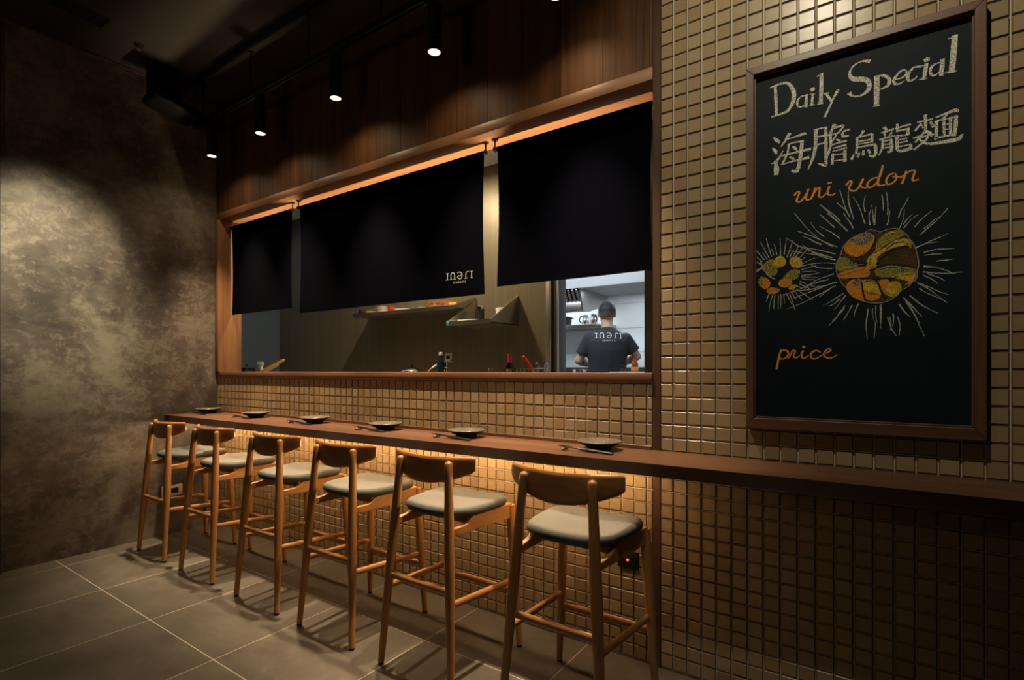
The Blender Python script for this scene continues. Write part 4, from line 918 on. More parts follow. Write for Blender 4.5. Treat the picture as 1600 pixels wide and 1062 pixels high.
NC = [(.060, .862, 1.613, 'short black noren curtain nearest the plaster wall'),
      (.958, 2.545, 1.572, 'wide black noren curtain with white lettering in the middle of the opening'),
      (2.632, 3.430, 1.600, 'black noren curtain nearest the tiled column, before the chef')]
sy_mid = None
for i, (a, b_, zb, lb) in enumerate(NC):
    rt, fy = curtain('noren_curtain', a, b_, zb, lb, i + 3)
    if i == 1:
        mid, sy_mid = rt, fy
    rl = ['thin black curtain rod holding the short noren by the plaster wall',
          'long black curtain rod holding the wide lettered noren',
          'thin black curtain rod holding the noren by the tiled column'][i]
    rd = thing('curtain_rod', rl, 'curtain rod', ((a + b_) / 2, NY, NZ + .002))
    hw = (b_ - a) / 2
    MB().tube([(-hw - .022, 0, 0), (hw + .022, 0, 0)], .0062, 10).build('rod', 'black_metal', rd)
    for sx in (-1, 1):
        xx = sx * (hw + .014)
        m_ = MB()
        top = 2.342 - NZ - .002
        m_.lathe([(0, top - .004), (.016, top - .004), (.018, top), (0, top)], 18, xf=Matrix.Translation((xx, 0, 0)))
        m_.tube([(xx, 0, top - .004), (xx, 0, .012)], .0042, 8)
        pts = [(xx, math.sin(g) * .0115, math.cos(g) * .0115) for g in [q * 2 * math.pi / 14 for q in range(15)]]
        m_.tube(pts, .0034, 8, caps=False)
        m_.build('hook', 'black_metal', rd)


def ribbons(strokes, y, parent, name, mat, fy=None, lift=.0006, shift=None):
    """strokes: flat lists x, z, width in tenths of millimetres; a thin layer on the surface"""
    mb = MB()
    for si, st in enumerate(strokes):
        P = [(st[i] / 1e4, st[i + 1] / 1e4, st[i + 2] / 1e4) for i in range(0, len(st), 3)]
        n = len(P)
        if n < 2:
            continue
        vs, fs = [], []
        lf = lift + .00004 * (si % 7)
        for i, (px, pz, pw) in enumerate(P):
            q0, q1 = P[max(0, i - 1)], P[min(n - 1, i + 1)]
            d = Vector((q1[0] - q0[0], q1[1] - q0[1]))
            if d.length < 1e-7:
                d = Vector((1, 0))
            d.normalize()
            nx_, nz_ = -d.y, d.x
            ex, ez = 0, 0
            if i == 0:
                ex, ez = -d.x * pw * .3, -d.y * pw * .3
            if i == n - 1:
                ex, ez = d.x * pw * .3, d.y * pw * .3
            for s_ in (-1, 1):
                X, Z = px + nx_ * pw / 2 * s_ + ex, pz + nz_ * pw / 2 * s_ + ez
                Y = (fy(X, Z) if fy else y) - lf
                vs.append((X, Y, Z))
                vs.append((X, Y + lf * .8, Z))
        for i in range(n - 1):
            a, b_ = i * 4, i * 4 + 4
            fs += [[a, b_, b_ + 2, a + 2], [a, a + 1, b_ + 1, b_], [a + 2, b_ + 2, b_ + 3, a + 3]]
        fs += [[0, 2, 3, 1], [n * 4 - 4, n * 4 - 3, n * 4 - 1, n * 4 - 2]]
        mb.add(vs, fs)
    o = mb.build(name, mat, parent, angle=0)
    if parent:
        o.location = -Vector(parent.location)
    return o


lg = ribbons(LOGO, NY, mid, 'lettering', 'print', fy=sy_mid, lift=.0018)
lg['label'] = 'white shop lettering in the lower corner'

# ---------------------------------------------------------------- chalkboard
BX0, BX1, BZ0, BZ1 = 3.815, 4.456, .977, 2.248
cb = thing('chalkboard', 'tall framed chalkboard with a chalk menu hung on the tiled wall', 'chalkboard', ((BX0 + BX1) / 2, -.0056, BZ0))
off = -Vector(cb.location)
o = MB().box(BX0 + .02, BX1 - .02, -.018, -.0058, BZ0 + .02, BZ1 - .02).build('slate', 'board', cb)
o.location = off
fw, yf = .026, -.045


def frame_piece(pts, grain):
    """pts: outer/inner corners of a mitred bar in x, z"""
    m_ = MB()
    a, b_, c, d = pts
    bv = .0025
    vs = [(p[0], -.0058, p[1]) for p in pts] + [(p[0], yf, p[1]) for p in pts]
    m_.add(vs, [[0, 1, 2, 3], [7, 6, 5, 4], [0, 4, 5, 1], [1, 5, 6, 2], [2, 6, 7, 3], [3, 7, 4, 0]])
    o = m_.build('frame_bar', grain, cb, angle=0)
    o.location = off
    md = o.modifiers.new('edge', 'BEVEL')
    md.width = .002
    md.segments = 2


A0, A1, C0, C1 = BX0, BX1, BZ0, BZ1
frame_piece([(A0, C1), (A1, C1), (A1 - fw, C1 - fw), (A0 + fw, C1 - fw)], 'frame_wood')
frame_piece([(A0, C0), (A0 + fw, C0 + fw + .010), (A1 - fw, C0 + fw + .010), (A1, C0)], 'frame_wood')
frame_piece([(A0, C0), (A0, C1), (A0 + fw, C1 - fw), (A0 + fw, C0 + fw + .010)], 'frame_wood_up')
frame_piece([(A1, C0), (A1 - fw, C0 + fw + .010), (A1 - fw, C1 - fw), (A1, C1)], 'frame_wood_up')
# thin inner bead
m_ = MB()
i0, i1, k0, k1 = A0 + fw, A1 - fw, C0 + fw + .010, C1 - fw
for a, b_, c, d in ((i0, i1, k0, k0 + .005), (i0, i1, k1 - .005, k1), (i0, i0 + .005, k0, k1), (i1 - .005, i1, k0, k1)):
    m_.box(a, b_, -.030, -.018, c, d, .001, seg=1)
o = m_.build('bead', 'frame_wood', cb)
o.location = off


def blobs(polys, y, parent, name):
    kinds = ['orange', 'olive', 'yellow', 'brown', 'white']
    mb = MB()
    for pi, (c, fl) in enumerate(polys):
        P0 = [(fl[i] / 1e4, fl[i + 1] / 1e4) for i in range(0, len(fl), 2)]
        # grown a little, then rounded
        P = [(sum(q[0] for q in P0) / len(P0) + (p[0] - sum(q[0] for q in P0) / len(P0)) * 1.22, sum(q[1] for q in P0) / len(P0) + (p[1] - sum(q[1] for q in P0) / len(P0)) * 1.22) for p in P0]
        for _ in range(2):
            Q = []
            for a, b_ in zip(P, P[1:] + P[:1]):
                Q.append((a[0] * .75 + b_[0] * .25, a[1] * .75 + b_[1] * .25))
                Q.append((a[0] * .25 + b_[0] * .75, a[1] * .25 + b_[1] * .75))
            P = Q
        n = len(P)
        cx_, cz_ = sum(p[0] for p in P) / n, sum(p[1] for p in P) / n
        lf = .0004 + .00002 * pi + (.0006 if c == 'white' else 0)
        vs = [(cx_, y - lf, cz_)] + [(p[0], y - lf, p[1]) for p in P]
        area2 = sum(a[0] * b_[1] - b_[0] * a[1] for a, b_ in zip(P, P[1:] + P[:1]))
        fs = [[0, i + 1, (i + 1) % n + 1] if area2 > 0 else [0, (i + 1) % n + 1, i + 1] for i in range(n)]
        mb.add(vs, fs, kinds.index(c))
    o = mb.build(name, ['roe_' + k for k in kinds], parent, angle=0)
    o.location = -Vector(parent.location)
    return o


YB = -.018
for nm, dat, mt, lb in (('lettering', SPECIAL, 'chalk_white', 'white chalk heading'),
                        ('lettering', DISH, 'chalk_white', 'white chalk dish name in Chinese characters'),
                        ('lettering', SCRIPT[:6], 'chalk_orange', 'first orange chalk script word of the dish name'),
                        ('lettering', SCRIPT[6:], 'chalk_orange', 'second orange chalk script word of the dish name'),
                        ('lettering', PRICE, 'chalk_orange', 'orange chalk price word')):
    ribbons(dat, YB, cb, nm, mt)['label'] = lb
ring_ = [RING[0][i] for i in range(0, len(RING[0]), 3)], [RING[0][i] for i in range(1, len(RING[0]), 3)]
rcx, rcz = sum(ring_[0]) / len(ring_[0]), sum(ring_[1]) / len(ring_[1])
base_ = []
for a_, b_ in list(zip(*ring_))[:-1]:
    base_ += [rcx + (a_ - rcx) * .84, rcz + (b_ - rcz) * .84]
rnd_ = random.Random(12)
dabs = []
for i in range(24):
    g_, q_ = rnd_.uniform(0, 6.283), math.sqrt(rnd_.uniform(.04, .72))
    ux, uz = rcx + q_ * 300 * math.cos(g_), rcz + q_ * 300 * math.sin(g_)
    L_, w_, t_ = rnd_.uniform(25, 70), rnd_.uniform(8, 20), rnd_.uniform(0, 3.14)
    dabs.append((rnd_.choice(['orange', 'yellow', 'olive', 'brown', 'yellow']),
                 [v for k_ in range(6) for v in (ux + L_ * math.cos(k_ * 1.047) * math.cos(t_) - w_ * math.sin(k_ * 1.047) * math.sin(t_),
                                                 uz + L_ * math.cos(k_ * 1.047) * math.sin(t_) + w_ * math.sin(k_ * 1.047) * math.cos(t_))]))
dr = blobs([('brown', base_)] + dabs + ROE, YB, cb, 'drawing')
dr['label'] = 'large sea urchin drawn in orange and yellow chalk'
d2 = blobs(ROE_SMALL, YB, cb, 'drawing')
d2['label'] = 'small sea urchin drawn at the left edge'


def under(o, par):
    o.parent = par
    o.location = (0, 0, 0)




def merge(dst, src):
    """lay further chalk strokes into the drawing's own mesh"""
    a_, b_ = dst.data, src.data
    vs = [v.co[:] for v in a_.vertices] + [v.co[:] for v in b_.vertices]
    n_ = len(a_.vertices)
    fs = [list(p.vertices) for p in a_.polygons] + [[i + n_ for i in p.vertices] for p in b_.polygons]
    mats = list(a_.materials) + list(b_.materials)
    k_ = len(a_.materials)
    mi = [p.material_index for p in a_.polygons] + [p.material_index + k_ for p in b_.polygons]
    me = bpy.data.meshes.new(dst.name)
    me.from_pydata(vs, [], fs)
    for m in mats:
        me.materials.append(m)
    me.polygons.foreach_set('material_index', mi)
    me.update()
    dst.data = me
    bpy.data.objects.remove(src)


for dat, mt, lf in ((ROE_DARK, 'roe_dark', .0019), (ROE_WARM, 'roe_orange', .0021), (ROE_GOLD, 'roe_yellow', .0022), (ROE_LIGHT, 'roe_white', .0023)):
    merge(dr, ribbons(dat, YB, None, 'strokes', mt, lift=lf))
under(ribbons(SPINES, YB, cb, 'spines', 'chalk_spine'), dr)
under(ribbons(RING, YB, cb, 'outline', 'chalk_ring', lift=.0022), dr)
under(ribbons(SPINES_SMALL, YB, cb, 'spines', 'chalk_spine', lift=.0009), d2)
under(ribbons(ARC, YB, cb, 'outline', 'chalk_ring', lift=.0022), d2)

# ---------------------------------------------------------------- bar stools
def make_stool(label):
    t = thing('bar_stool', label, 'bar stool', (0, 0, 0), 0, 'oak bar stools along the counter')
    # legs
    for sx in (-1, 1):
        A, B = Vector((.186 * sx, -.212, .010)), Vector((.128 * sx, -.160, .826))
        n = 22
        pts, rad = [], []
        for i in range(n + 1):
            q = i / n
            pts.append(A.lerp(B, q))
            r = .0128 + .0068 * min(1, q / .55) if q < .55 else .0196 - .0046 * ((q - .55) / .45) ** 1.2
            rad.append(r)
        for da, rr in ((.004, .0135), (.008, .0105), (.0105, .006), (.0115, .0015)):
            pts.append(B + Vector((0, 0, da)))
            rad.append(rr)
        MB().tube(pts, rad, 16).build('leg', 'oak', t)
    for sx in (-1, 1):
        A, B = Vector((.200 * sx, .213, .010)), Vector((.168 * sx, .190, .606))
        n = 16
        pts = [A.lerp(B, i / n) for i in range(n + 1)]
        rad = [.0125 + .0065 * min(1, i / n / .6) for i in range(n + 1)]
        MB().tube(pts, rad, 16).build('leg', 'oak', t)
    for sx, y in ((-.186, -.212), (.186, -.212), (-.200, .213), (.200, .213)):
        MB().lathe([(0, 0), (.0105, 0), (.0112, .004), (.0112, .011), (0, .011)], 14, xf=Matrix.Translation((sx, y, 0))).build('foot_glide', 'rubber', t)
    # stretchers, flat ovals
    def st(a, b_, ry=.0135, rx=.0095, m='oak_y'):
        a, b_ = Vector(a), Vector(b_)
        pts = [a.lerp(b_, q) for q in (0, .08, .5, .92, 1)]
        MB().tube(pts, [(rx * .8, ry * .8), (rx, ry), (rx * 1.06, ry * 1.06), (rx, ry), (rx * .8, ry * .8)], 12).build('stretcher', m, t)
    st((-.152, -.190, .360), (.152, -.190, .360), m='oak_x')
    st((-.180, .204, .238), (.180, .204, .238), m='oak_x')
    for sx in (-1, 1):
        st((.164 * sx, -.186, .312), (.181 * sx, .196, .288))
    # seat rails
    for sx in (-1, 1):
        m_ = MB()
        o_ = [(-.172, .558), (-.05, .556), (.192, .553), (.192, .6145), (-.045, .6145), (-.062, .610), (-.082, .594), (-.10, .588), (-.172, .584)]
        n = len(o_)
        vs = []
        for dx in (-.010, .010):
            for (y, z) in o_:
                f = (y + .172) / .364
                xc = sx * (.146 + (.168 - .146) * f)
                vs.append((xc + dx, y, z))
        fs = [[i, (i + 1) % n, n + (i + 1) % n, n + i] for i in range(n)] + [list(range(n))[::-1], list(range(n, 2 * n))]
        m_.add(vs, fs)
        o = m_.build('seat_rail', 'oak_y', t, angle=30)
        md = o.modifiers.new('edge', 'BEVEL')
        md.width = .003
        md.segments = 2
        md.limit_method = 'ANGLE'
    MB().box(-.160, .160, .180, .200, .556, .612, .003).build('seat_rail', 'oak_x', t)
    MB().box(-.150, .150, -.075, -.045, .585, .6135, .003).build('seat_rail', 'oak_x', t)
    # upholstered seat: a rounded trapezium, scooped
    def outline(sc, N=64):
        P = []
        for i in range(N):
            g = 2 * math.pi * i / N
            c, s_ = math.cos(g), math.sin(g)
            e = .52
            u = math.copysign(abs(c) ** e, c)
            v = math.copysign(abs(s_) ** e, s_)
            hw = .194 - .026 * (1 - v) / 2
            y = .030 + v * .172
            if v < 0:
                y -= .012 * (1 - u * u)
            P.append((u * hw * sc[0], .030 + (y - .030) * sc[1]))
        return P
    N = 64
    rings = [((.86, .86), .6145, 0), ((.955, .955), .615, 0), ((.985, .985), .6195, .2), ((1, 1), .628, .4), ((.995, .995), .637, .7), ((.965, .962), .6445, 1),
             ((.90, .89), .649, 1), ((.75, .74), .6515, 1), ((.5, .5), .652, 1), ((.25, .25), .652, 1), ((.02, .02), .652, 1)]
    vs, fs = [], []
    for (sc, z, k) in rings:
        for (x, y) in outline(sc, N):
            dz = k * (.012 * (x / .19) ** 2 - .010 * math.exp(-((y + .02) / .09) ** 2) * (1 - (x / .21) ** 2) - .004)
            if y < -.08:
                dz += k * .006 * ((-y - .08) / .07)
            vs.append((x, y, z + dz))
    for i in range(len(rings) - 1):
        for q in range(N):
            q2 = (q + 1) % N
            fs.append([i * N + q, i * N + q2, (i + 1) * N + q2, (i + 1) * N + q])
    fs.append(list(range(N))[::-1])
    fs.append(list(range((len(rings) - 1) * N, len(rings) * N)))
    MB().add(vs, fs).build('seat', 'seat', t, angle=0 or 60)
    # curved backrest
    n = 36
    vs, fs = [], []
    prof = 14
    for i in range(n + 1):
        u = -1 + 2 * i / n
        x = .212 * u - .0
        yc = -.166 + .066 * abs(u) ** 1.9
        zt = .850 - .004 * (1 - abs(u))
        zb = .741 + .052 * abs(u) ** 2.1
        end = 1. if abs(u) < .93 else math.sqrt(max(.0, 1 - ((abs(u) - .93) / .075) ** 2))
        zm, hh = (zt + zb) / 2 + .004, (zt - zb) / 2
        hh *= (.72 + .28 * end)
        th = .0105 * (.55 + .45 * end)
        if abs(u) < .35:
            th *= .92
        dx, dy = .212, .066 * 1.9 * math.copysign(abs(u) ** .9, u)
        l = math.hypot(dx, dy)
        nx_, ny_ = -dy / l, dx / l
        for k in range(prof):
            g = 2 * math.pi * k / prof
            c, s_ = math.cos(g), math.sin(g)
            pc = math.copysign(abs(c) ** .6, c) * th
            pz = math.copysign(abs(s_) ** .45, s_) * hh
            vs.append((x + nx_ * pc, yc + ny_ * pc + .030 * (zm + pz - .80) * -0, zm + pz))
    for i in range(n):
        for k in range(prof):
            k2 = (k + 1) % prof
            fs.append([i * prof + k, (i + 1) * prof + k, (i + 1) * prof + k2, i * prof + k2])
    fs.append(list(range(prof)))
    fs.append(list(range(n * prof, (n + 1) * prof))[::-1])
    MB().add(vs, fs).build('backrest', 'oak_x', t, angle=50)
    return t


SL = ['oak bar stool with grey seat nearest the plaster wall, farthest from the camera',
      'oak bar stool with grey seat, second from the plaster wall',
      'oak bar stool with grey seat, third from the plaster wall',
      'oak bar stool with grey seat, third from the tiled column',
      'oak bar stool with grey seat, second from the tiled column',
      'oak bar stool with grey seat beside the walnut post, nearest the camera']
s0 = make_stool(SL[0])
SXS = (.412, 1.003, 1.630, 2.188, 2.742, 3.338)
for i, sx in enumerate(SXS):
    o = s0 if i == 0 else dup(s0, (0, 0, 0), None, SL[i])
    o.location = (sx, -.400, 0)

# ---------------------------------------------------------------- place settings
CT = .862
pl_x = (.108, .752, 1.405, 2.030, 2.592, 3.281)
where = ['nearest the plaster wall', 'second from the plaster wall', 'third from the plaster wall',
         'third from the tiled column', 'second from the tiled column', 'nearest the tiled column']
p0 = thing('plate', 'x', 'plate', (0, 0, 0), 0, 'stoneware plates along the counter')
MB().lathe([(0, .0), (.046, .0), (.048, .003), (.0475, .010), (.058, .016), (.078, .026), (.088, .0335), (.0895, .0355), (.088, .0372),
            (.084, .0365), (.070, .0295), (.050, .0215), (.028, .0185), (0, .018)], 48).build('dish', 'plate', p0)
MB().lathe([(.0478, .0008), (.0485, .003), (.0480, .0098), (.0584, .0158), (.0784, .0258), (.0882, .0332), (.0880, .0325),
            (.078, .0265), (.058, .0165), (.047, .0105)], 48).build('underside', 'plate_dark', p0)
for i, px in enumerate(pl_x):
    lb = 'grey speckled stoneware plate on the counter, ' + where[i]
    o = p0 if i == 0 else dup(p0, (0, 0, 0))
    o['label'] = lb
    o.location = (px, -.118, CT)
    o.rotation_euler = (0, 0, i * 1.1)
r0 = MB()
r0.tube([(0, -.022, .006), (0, -.012, .0085), (0, 0, .0075), (0, .012, .0085), (0, .022, .006)], [(.004, .003), (.0075, .006), (.006, .005), (.0075, .006), (.004, .003)], 12)
rest = tag(r0.build('chopstick_rest', 'rest_wood'), 'x', 'chopstick rest', 'chopstick rests along the counter')
c0 = MB()
c0.tube([(-.118, 0, 0), (-.115, 0, 0), (-.05, 0, 0), (.112, 0, 0), (.116, 0, 0)], [.0012, .0019, .0026, .0042, .0038], 10)
stick = tag(c0.build('chopstick', 'lacquer'), 'x', 'chopstick', 'black chopsticks along the counter')
first = True
for i, px in enumerate(pl_x):
    cx_ = px - .015 if i else px + .03
    o = rest if i == 0 else rest.copy()
    if i:
        COL.objects.link(o)
    o['label'] = 'dark chopstick rest beside the plate ' + where[i]
    o.location = (cx_ - .088, -.212, CT)
    for k, (nm, dy) in enumerate((('front', -.009), ('rear', .006))):
        s_ = stick if first else stick.copy()
        if not first:
            COL.objects.link(s_)
        first = False
        s_['label'] = nm + ' black chopstick of the pair by the plate ' + where[i]
        s_.location = (cx_ + .002 * k, -.212 + dy, CT + .0112)
        s_.rotation_euler = (0, .054, (-.03 if k == 0 else -.06))

# ---------------------------------------------------------------- kitchen behind the opening
KF, KB, KC = .15, 1.16, 2.75


def sbox(name, a, mat, bev=0.):
    return struct(MB().box(*a, bev).build(name, mat))


sbox('floor_kitchen', (-1.2, 3.8, .17, 3.55, .05, KF), 'floor')
sbox('ceiling_kitchen', (-1.2, 3.8, .161, 3.55, KC, KC + .08), 'white_panel')
sbox('wall_kitchen_left', (-1.2, -1.055, .161, 1.26, KF, KC), 'galley_blue')
sbox('wall_kitchen_right', (3.75, 3.85, .161, 3.55, KF, KC), 'white_panel')
sbox('wall_kitchen_back_left', (-1.055, 2.272, KB, KB + .1, KF, KC), 'galley')
sbox('wall_kitchen_back_right', (2.993, 3.75, KB, KB + .1, KF, KC), 'galley_dark')
sbox('wall_kitchen_back_top', (2.272, 2.993, KB, KB + .1, 2.42, KC), 'galley')
dr_ = bpy.data.objects.new('door_1', None)
COL.objects.link(dr_)
struct(dr_)
MB().box(2.272, 2.314, KB - .012, KB + .1, KF, 2.42, .003).build('door_frame', 'steel', dr_)
MB().box(2.314, 2.360, KB + .004, KB + .09, KF, 2.42).build('door_panel', 'galley_dark', dr_)
MB().box(2.360, 2.370, KB - .010, KB + .012, KF, 2.42, .002).build('door_frame', 'steel', dr_)
MB().box(2.360, 2.374, KB + .013, KB + .1, KF, 2.42, .002).build('door_jamb', 'door_grey', dr_)
# white panel wall of the cooking room
mb = MB()
mb.box(.3, 3.75, 3.4, 3.5, KF, KC)
for z in (.84, 1.108, 1.378, 1.645, 1.917, 2.19):
    mb.box(.3, 3.75, 3.3988, 3.4, z - .0022, z + .0022, mi=1)
struct(mb.build('wall_cooking_back', ['white_panel', 'joint']))
sbox('wall_cooking_left', (.2, .3, 1.26, 3.5, KF, KC), 'white_panel')

# exhaust hood
hd = thing('exhaust_hood', 'white and steel exhaust hood above the chef in the bright back kitchen', 'exhaust hood', (1.6, 3.05, 2.015))
ho = -Vector(hd.location)


def hpart(mb, name, mat, **k):
    o = mb.build(name, mat, hd, **k)
    o.location = ho
    return o


hpart(MB().box(1.735, 2.43, 2.70, 3.399, 2.015, 2.72, .004), 'canopy', 'white_panel')
hpart(MB().box(.5, 1.735, 2.70, 2.72, 2.015, 2.72, .004), 'front_panel', 'white_panel')
hpart(MB().box(1.74, 2.425, 2.705, 3.395, 2.010, 2.0148), 'underside', 'hood_under')
m_ = MB()
m_.prism([(2.72, 2.016), (3.399, 2.016), (3.399, 1.905), (2.93, 1.795), (2.80, 1.795)], 0, 1.715, 1.733)
hpart(m_, 'end_plate', 'steel', angle=0)
fx = Matrix.Translation((0, 2.722, 2.012)) @ Matrix.Rotation(math.atan2(-.118, .075), 4, 'X')
hpart(MB().box(.5, 1.712, 0, .14, .012, .020, xf=fx), 'filter_back', 'rubber', angle=0)
for k in range(26):
    m_ = MB()
    x = .54 + k * .046
    m_.box(x - .012, x + .012, .004, .136, -.012, .004, .003, seg=1, xf=fx)
    hpart(m_, 'baffle', 'steel')
hpart(MB().box(.5, 1.712, 2.80, 2.93, 1.797, 1.889, .004), 'grease_trough', 'steel')

# pot shelf of the cooking room
sh = thing('wall_shelf', 'steel shelf with pots on the white wall of the back kitchen', 'shelf', (1.365, 3.25, 1.666))
o = MB().box(-.5, .47, -.15, .149, -.0175, .0175, .003).build('board', 'steel', sh)
for x in (-.3, .3):
    m_ = MB()
    m_.prism([(.149, -.0178), (.149, -.11), (-.10, -.0178)], 0, x - .003, x + .003)
    m_.build('bracket', 'steel', sh, angle=0)
pt = thing('cooking_pot', 'black cooking pot at the left end of the pot shelf', 'pot', (1.272, 3.235, 1.6836))
MB().lathe([(0, 0), (.074, 0), (.080, .006), (.084, .098), (.087, .100), (.087, .104), (.080, .104), (.078, .010), (0, .010)], 32).build('body', 'black_plastic', pt)
for s_ in (-1, 1):
    MB().tube([(s_ * .080, -.025, .085), (s_ * .105, -.022, .087), (s_ * .105, .022, .087), (s_ * .080, .025, .085)], .005, 8).build('handle', 'black_metal', pt)
for i, (x, lb) in enumerate(((1.545, 'left steel pitcher with dark handle on the pot shelf'), (1.652, 'right steel pitcher with dark handle on the pot shelf'))):
    pc = thing('pitcher', lb, 'pitcher', (x, 3.235 - i * .02, 1.6836), R(200 + 120 * i), 'steel pitchers on the pot shelf')
    MB().lathe([(0, 0), (.040, 0), (.043, .006), (.040, .060), (.032, .095), (.036, .112), (.034, .112), (.030, .096), (.037, .06), (.038, .008), (0, .008)], 28).build('body', 'chrome', pc)
    MB().tube([(.033, 0, .100), (.062, 0, .096), (.075, 0, .065), (.066, 0, .035), (.040, 0, .025)], .0065, 8).build('handle', 'black_plastic', pc)
    m_ = MB()
    m_.prism([(-.012, .104), (.012, .104), (.002, .118), (-.002, .118)], 0, -.046, -.030)
    m_.build('spout', 'chrome', pc, angle=0)

# range
rg = thing('cooking_range', 'dark steel cooking range before the chef against the white wall', 'stove', (1.75, 3.12, KF))
MB().box(-.85, .75, -.24, .24, .04, .93, .006).build('body', 'steel', rg)
MB().box(-.85, .75, .215, .262, .93, 1.065, .004).build('back_guard', 'galley_dark', rg)
for s_ in (-.8, .70):
    for y in (-.2, .2):
        MB().tube([(s_, y, 0), (s_, y, .045)], .02, 10).build('leg', 'steel', rg)
for x in (-.6, -.2, .2, .55):
    m_ = MB()
    for q in range(4):
        g = q * math.pi / 4
        m_.box(-.12, .12, -.006, .006, .93, .955, .002, seg=1, xf=Matrix.Translation((x, -.03, 0)) @ Matrix.Rotation(g, 4, 'Z'))
    pts = [(x + .12 * math.cos(a), -.03 + .12 * math.sin(a), .948) for a in [i * 2 * math.pi / 24 for i in range(25)]]
    m_.tube(pts, .006, 6, caps=False)
    m_.build('burner_grate', 'black_metal', rg)
for x in (-.6, -.2, .2, .55):
    m_ = MB()
    m_.lathe([(0, 0), (.022, 0), (.020, .018), (0, .018)], 16, xf=Matrix.Translation((x, -.242, .84)) @ Matrix.Rotation(R(90), 4, 'X'))
    m_.build('knob', 'black_plastic', rg)
for i, (x, lb) in enumerate(((1.16, 'steel saucepan on the range left of the chef'), (1.55, 'steel saucepan on the range directly before the chef'))):
    sp_ = thing('saucepan', lb, 'saucepan', (x, 3.09, KF + .956), R(-30 + 70 * i), 'saucepans on the range')
    MB().lathe([(0, 0), (.088, 0), (.094, .006), (.096, .085), (.099, .088), (.092, .088), (.090, .008), (0, .008)], 32).build('pan', 'chrome', sp_)
    MB().tube([(.094, 0, .070), (.15, 0, .082), (.26, 0, .090)], [(.010, .004), (.009, .005), (.011, .006)], 10).build('handle', 'black_plastic', sp_)

# small table with the sauce bottle
tb = thing('side_table', 'steel side table right of the chef with a white top', 'table', (2.90, 1.96, KF))
MB().box(-.42, .42, -.20, .22, .985, 1.018, .004).build('top', 'white_ceramic', tb)
for sx in (-.38, .38):
    for y in (-.17, .19):
        MB().tube([(sx, y, 0), (sx, y, .985)], .016, 10).build('leg', 'steel', tb)
TT = KF + 1.018
bt = thing('sauce_bottle', 'small amber sauce bottle with an orange label right of the chef', 'bottle', (2.625, 1.935, TT))
MB().lathe([(0, 0), (.026, 0), (.0275, .003), (.0275, .060), (.022, .078), (.0125, .095), (.0115, .112), (.013, .114), (.013, .120), (0, .120)], 24).build('glass', 'amber', bt)
MB().lathe([(.0277, .012), (.0282, .012), (.0282, .040), (.0277, .040)], 24).build('label', 'orange_label', bt)
MB().lathe([(0, .1202), (.0135, .1202), (.0135, .130), (0, .131)], 18).build('cap', 'dark_red', bt)
for i, (x, y) in enumerate(((2.535, 1.905), (2.505, 1.985))):
    jr = thing('spice_jar', ('small dark spice jar beside the amber sauce bottle', 'small dark spice jar at the far edge of the white side table')[i], 'jar', (x, y, TT), 0, 'spice jars on the side table')
    MB().lathe([(0, 0), (.019, 0), (.020, .003), (.020, .032), (.016, .036), (0, .036)], 20).build('glass', 'galley_dark', jr)
    MB().lathe([(0, .0362), (.018, .0362), (.018, .050), (.010, .052), (0, .052)], 20).build('lid', 'black_metal', jr)

# ---------------------------------------------------------------- galley counter and what stands on it
pc = thing('prep_counter', 'stainless prep counter along the galley wall below the serving opening', 'counter', (.67, .82, KF))
MB().box(-1.70, 1.735, -.36, .335, .81, .85, .004).build('worktop', 'steel', pc)
MB().box(-1.68, 1.72, -.31, .32, .10, .81).build('cabinet', 'steel', pc)
MB().box(-1.66, 1.70, -.27, .30, 0, .10).build('plinth', 'black_metal', pc)
for k in range(5):
    x0 = -1.66 + k * .675
    f_ = MB().box(x0, x0 + .66, -.328, -.3105, .13, .79, .003).build('door', 'steel', pc)
    MB().tube([(x0 + .25, -.345, .74), (x0 + .41, -.345, .74)], .006, 8).build('handle', 'chrome', f_)
CZ = KF + .85

wb = thing('wine_bottle', 'dark wine bottle with a pink capsule beside the wire rack', 'bottle', (2.165, .855, CZ))
MB().lathe([(0, .004), (.030, 0), (.0365, .004), (.0375, .012), (.0375, .17), (.034, .192), (.020, .218), (.0150, .235), (.0145, .284), (.0155, .285), (.0155, .291), (0, .291)], 32).build('glass', 'wine_glass', wb)
MB().lathe([(.0148, .232), (.0156, .232), (.0160, .292), (0, .2925)], 24).build('capsule', 'capsule', wb)
MB().lathe([(.0376, .05), (.0379, .05), (.0379, .14), (.0376, .14)], 32).build('label', 'cloth_white', wb)
rk = thing('wire_rack', 'steel wire utensil rack beside the kitchen doorway', 'rack', (2.318, .895, CZ))
RX, RY, RH = .075, .07, .194
m_ = MB()
for z in (.004, .10, RH):
    m_.tube([(-RX, -RY, z), (RX, -RY, z), (RX, RY, z), (-RX, RY, z), (-RX, -RY, z)], .0028, 8)
m_.build('rim', 'chrome', rk)
m_ = MB()
for i in range(6):
    x = -RX + i * 2 * RX / 5
    for y in (-RY, RY):
        m_.tube([(x, y, .004), (x, y, RH)], .0018, 6)
    m_.tube([(x, -RY, .004), (x, RY, .004)], .0018, 6)
m_.build('wires', 'chrome', rk)
tg = thing('tongs', 'red handled tongs leaning in the wire rack', 'tongs', (2.345, .925, CZ + .008))
m_ = MB()
m_.tube([(0, 0, 0), (-.012, -.008, .09), (-.026, -.018, .165)], [(.011, .003), (.010, .003), (.008, .004)], 10)
m_.build('blade', 'chrome', tg)
m_ = MB()
m_.tube([(-.024, -.0165, .155), (-.030, -.021, .175), (-.068, -.046, .245), (-.079, -.054, .264), (-.082, -.056, .268)], [(.010, .007), (.015, .012), (.016, .013), (.013, .010), (.005, .004)], 12)
m_.build('grip', 'red_plastic', tg)
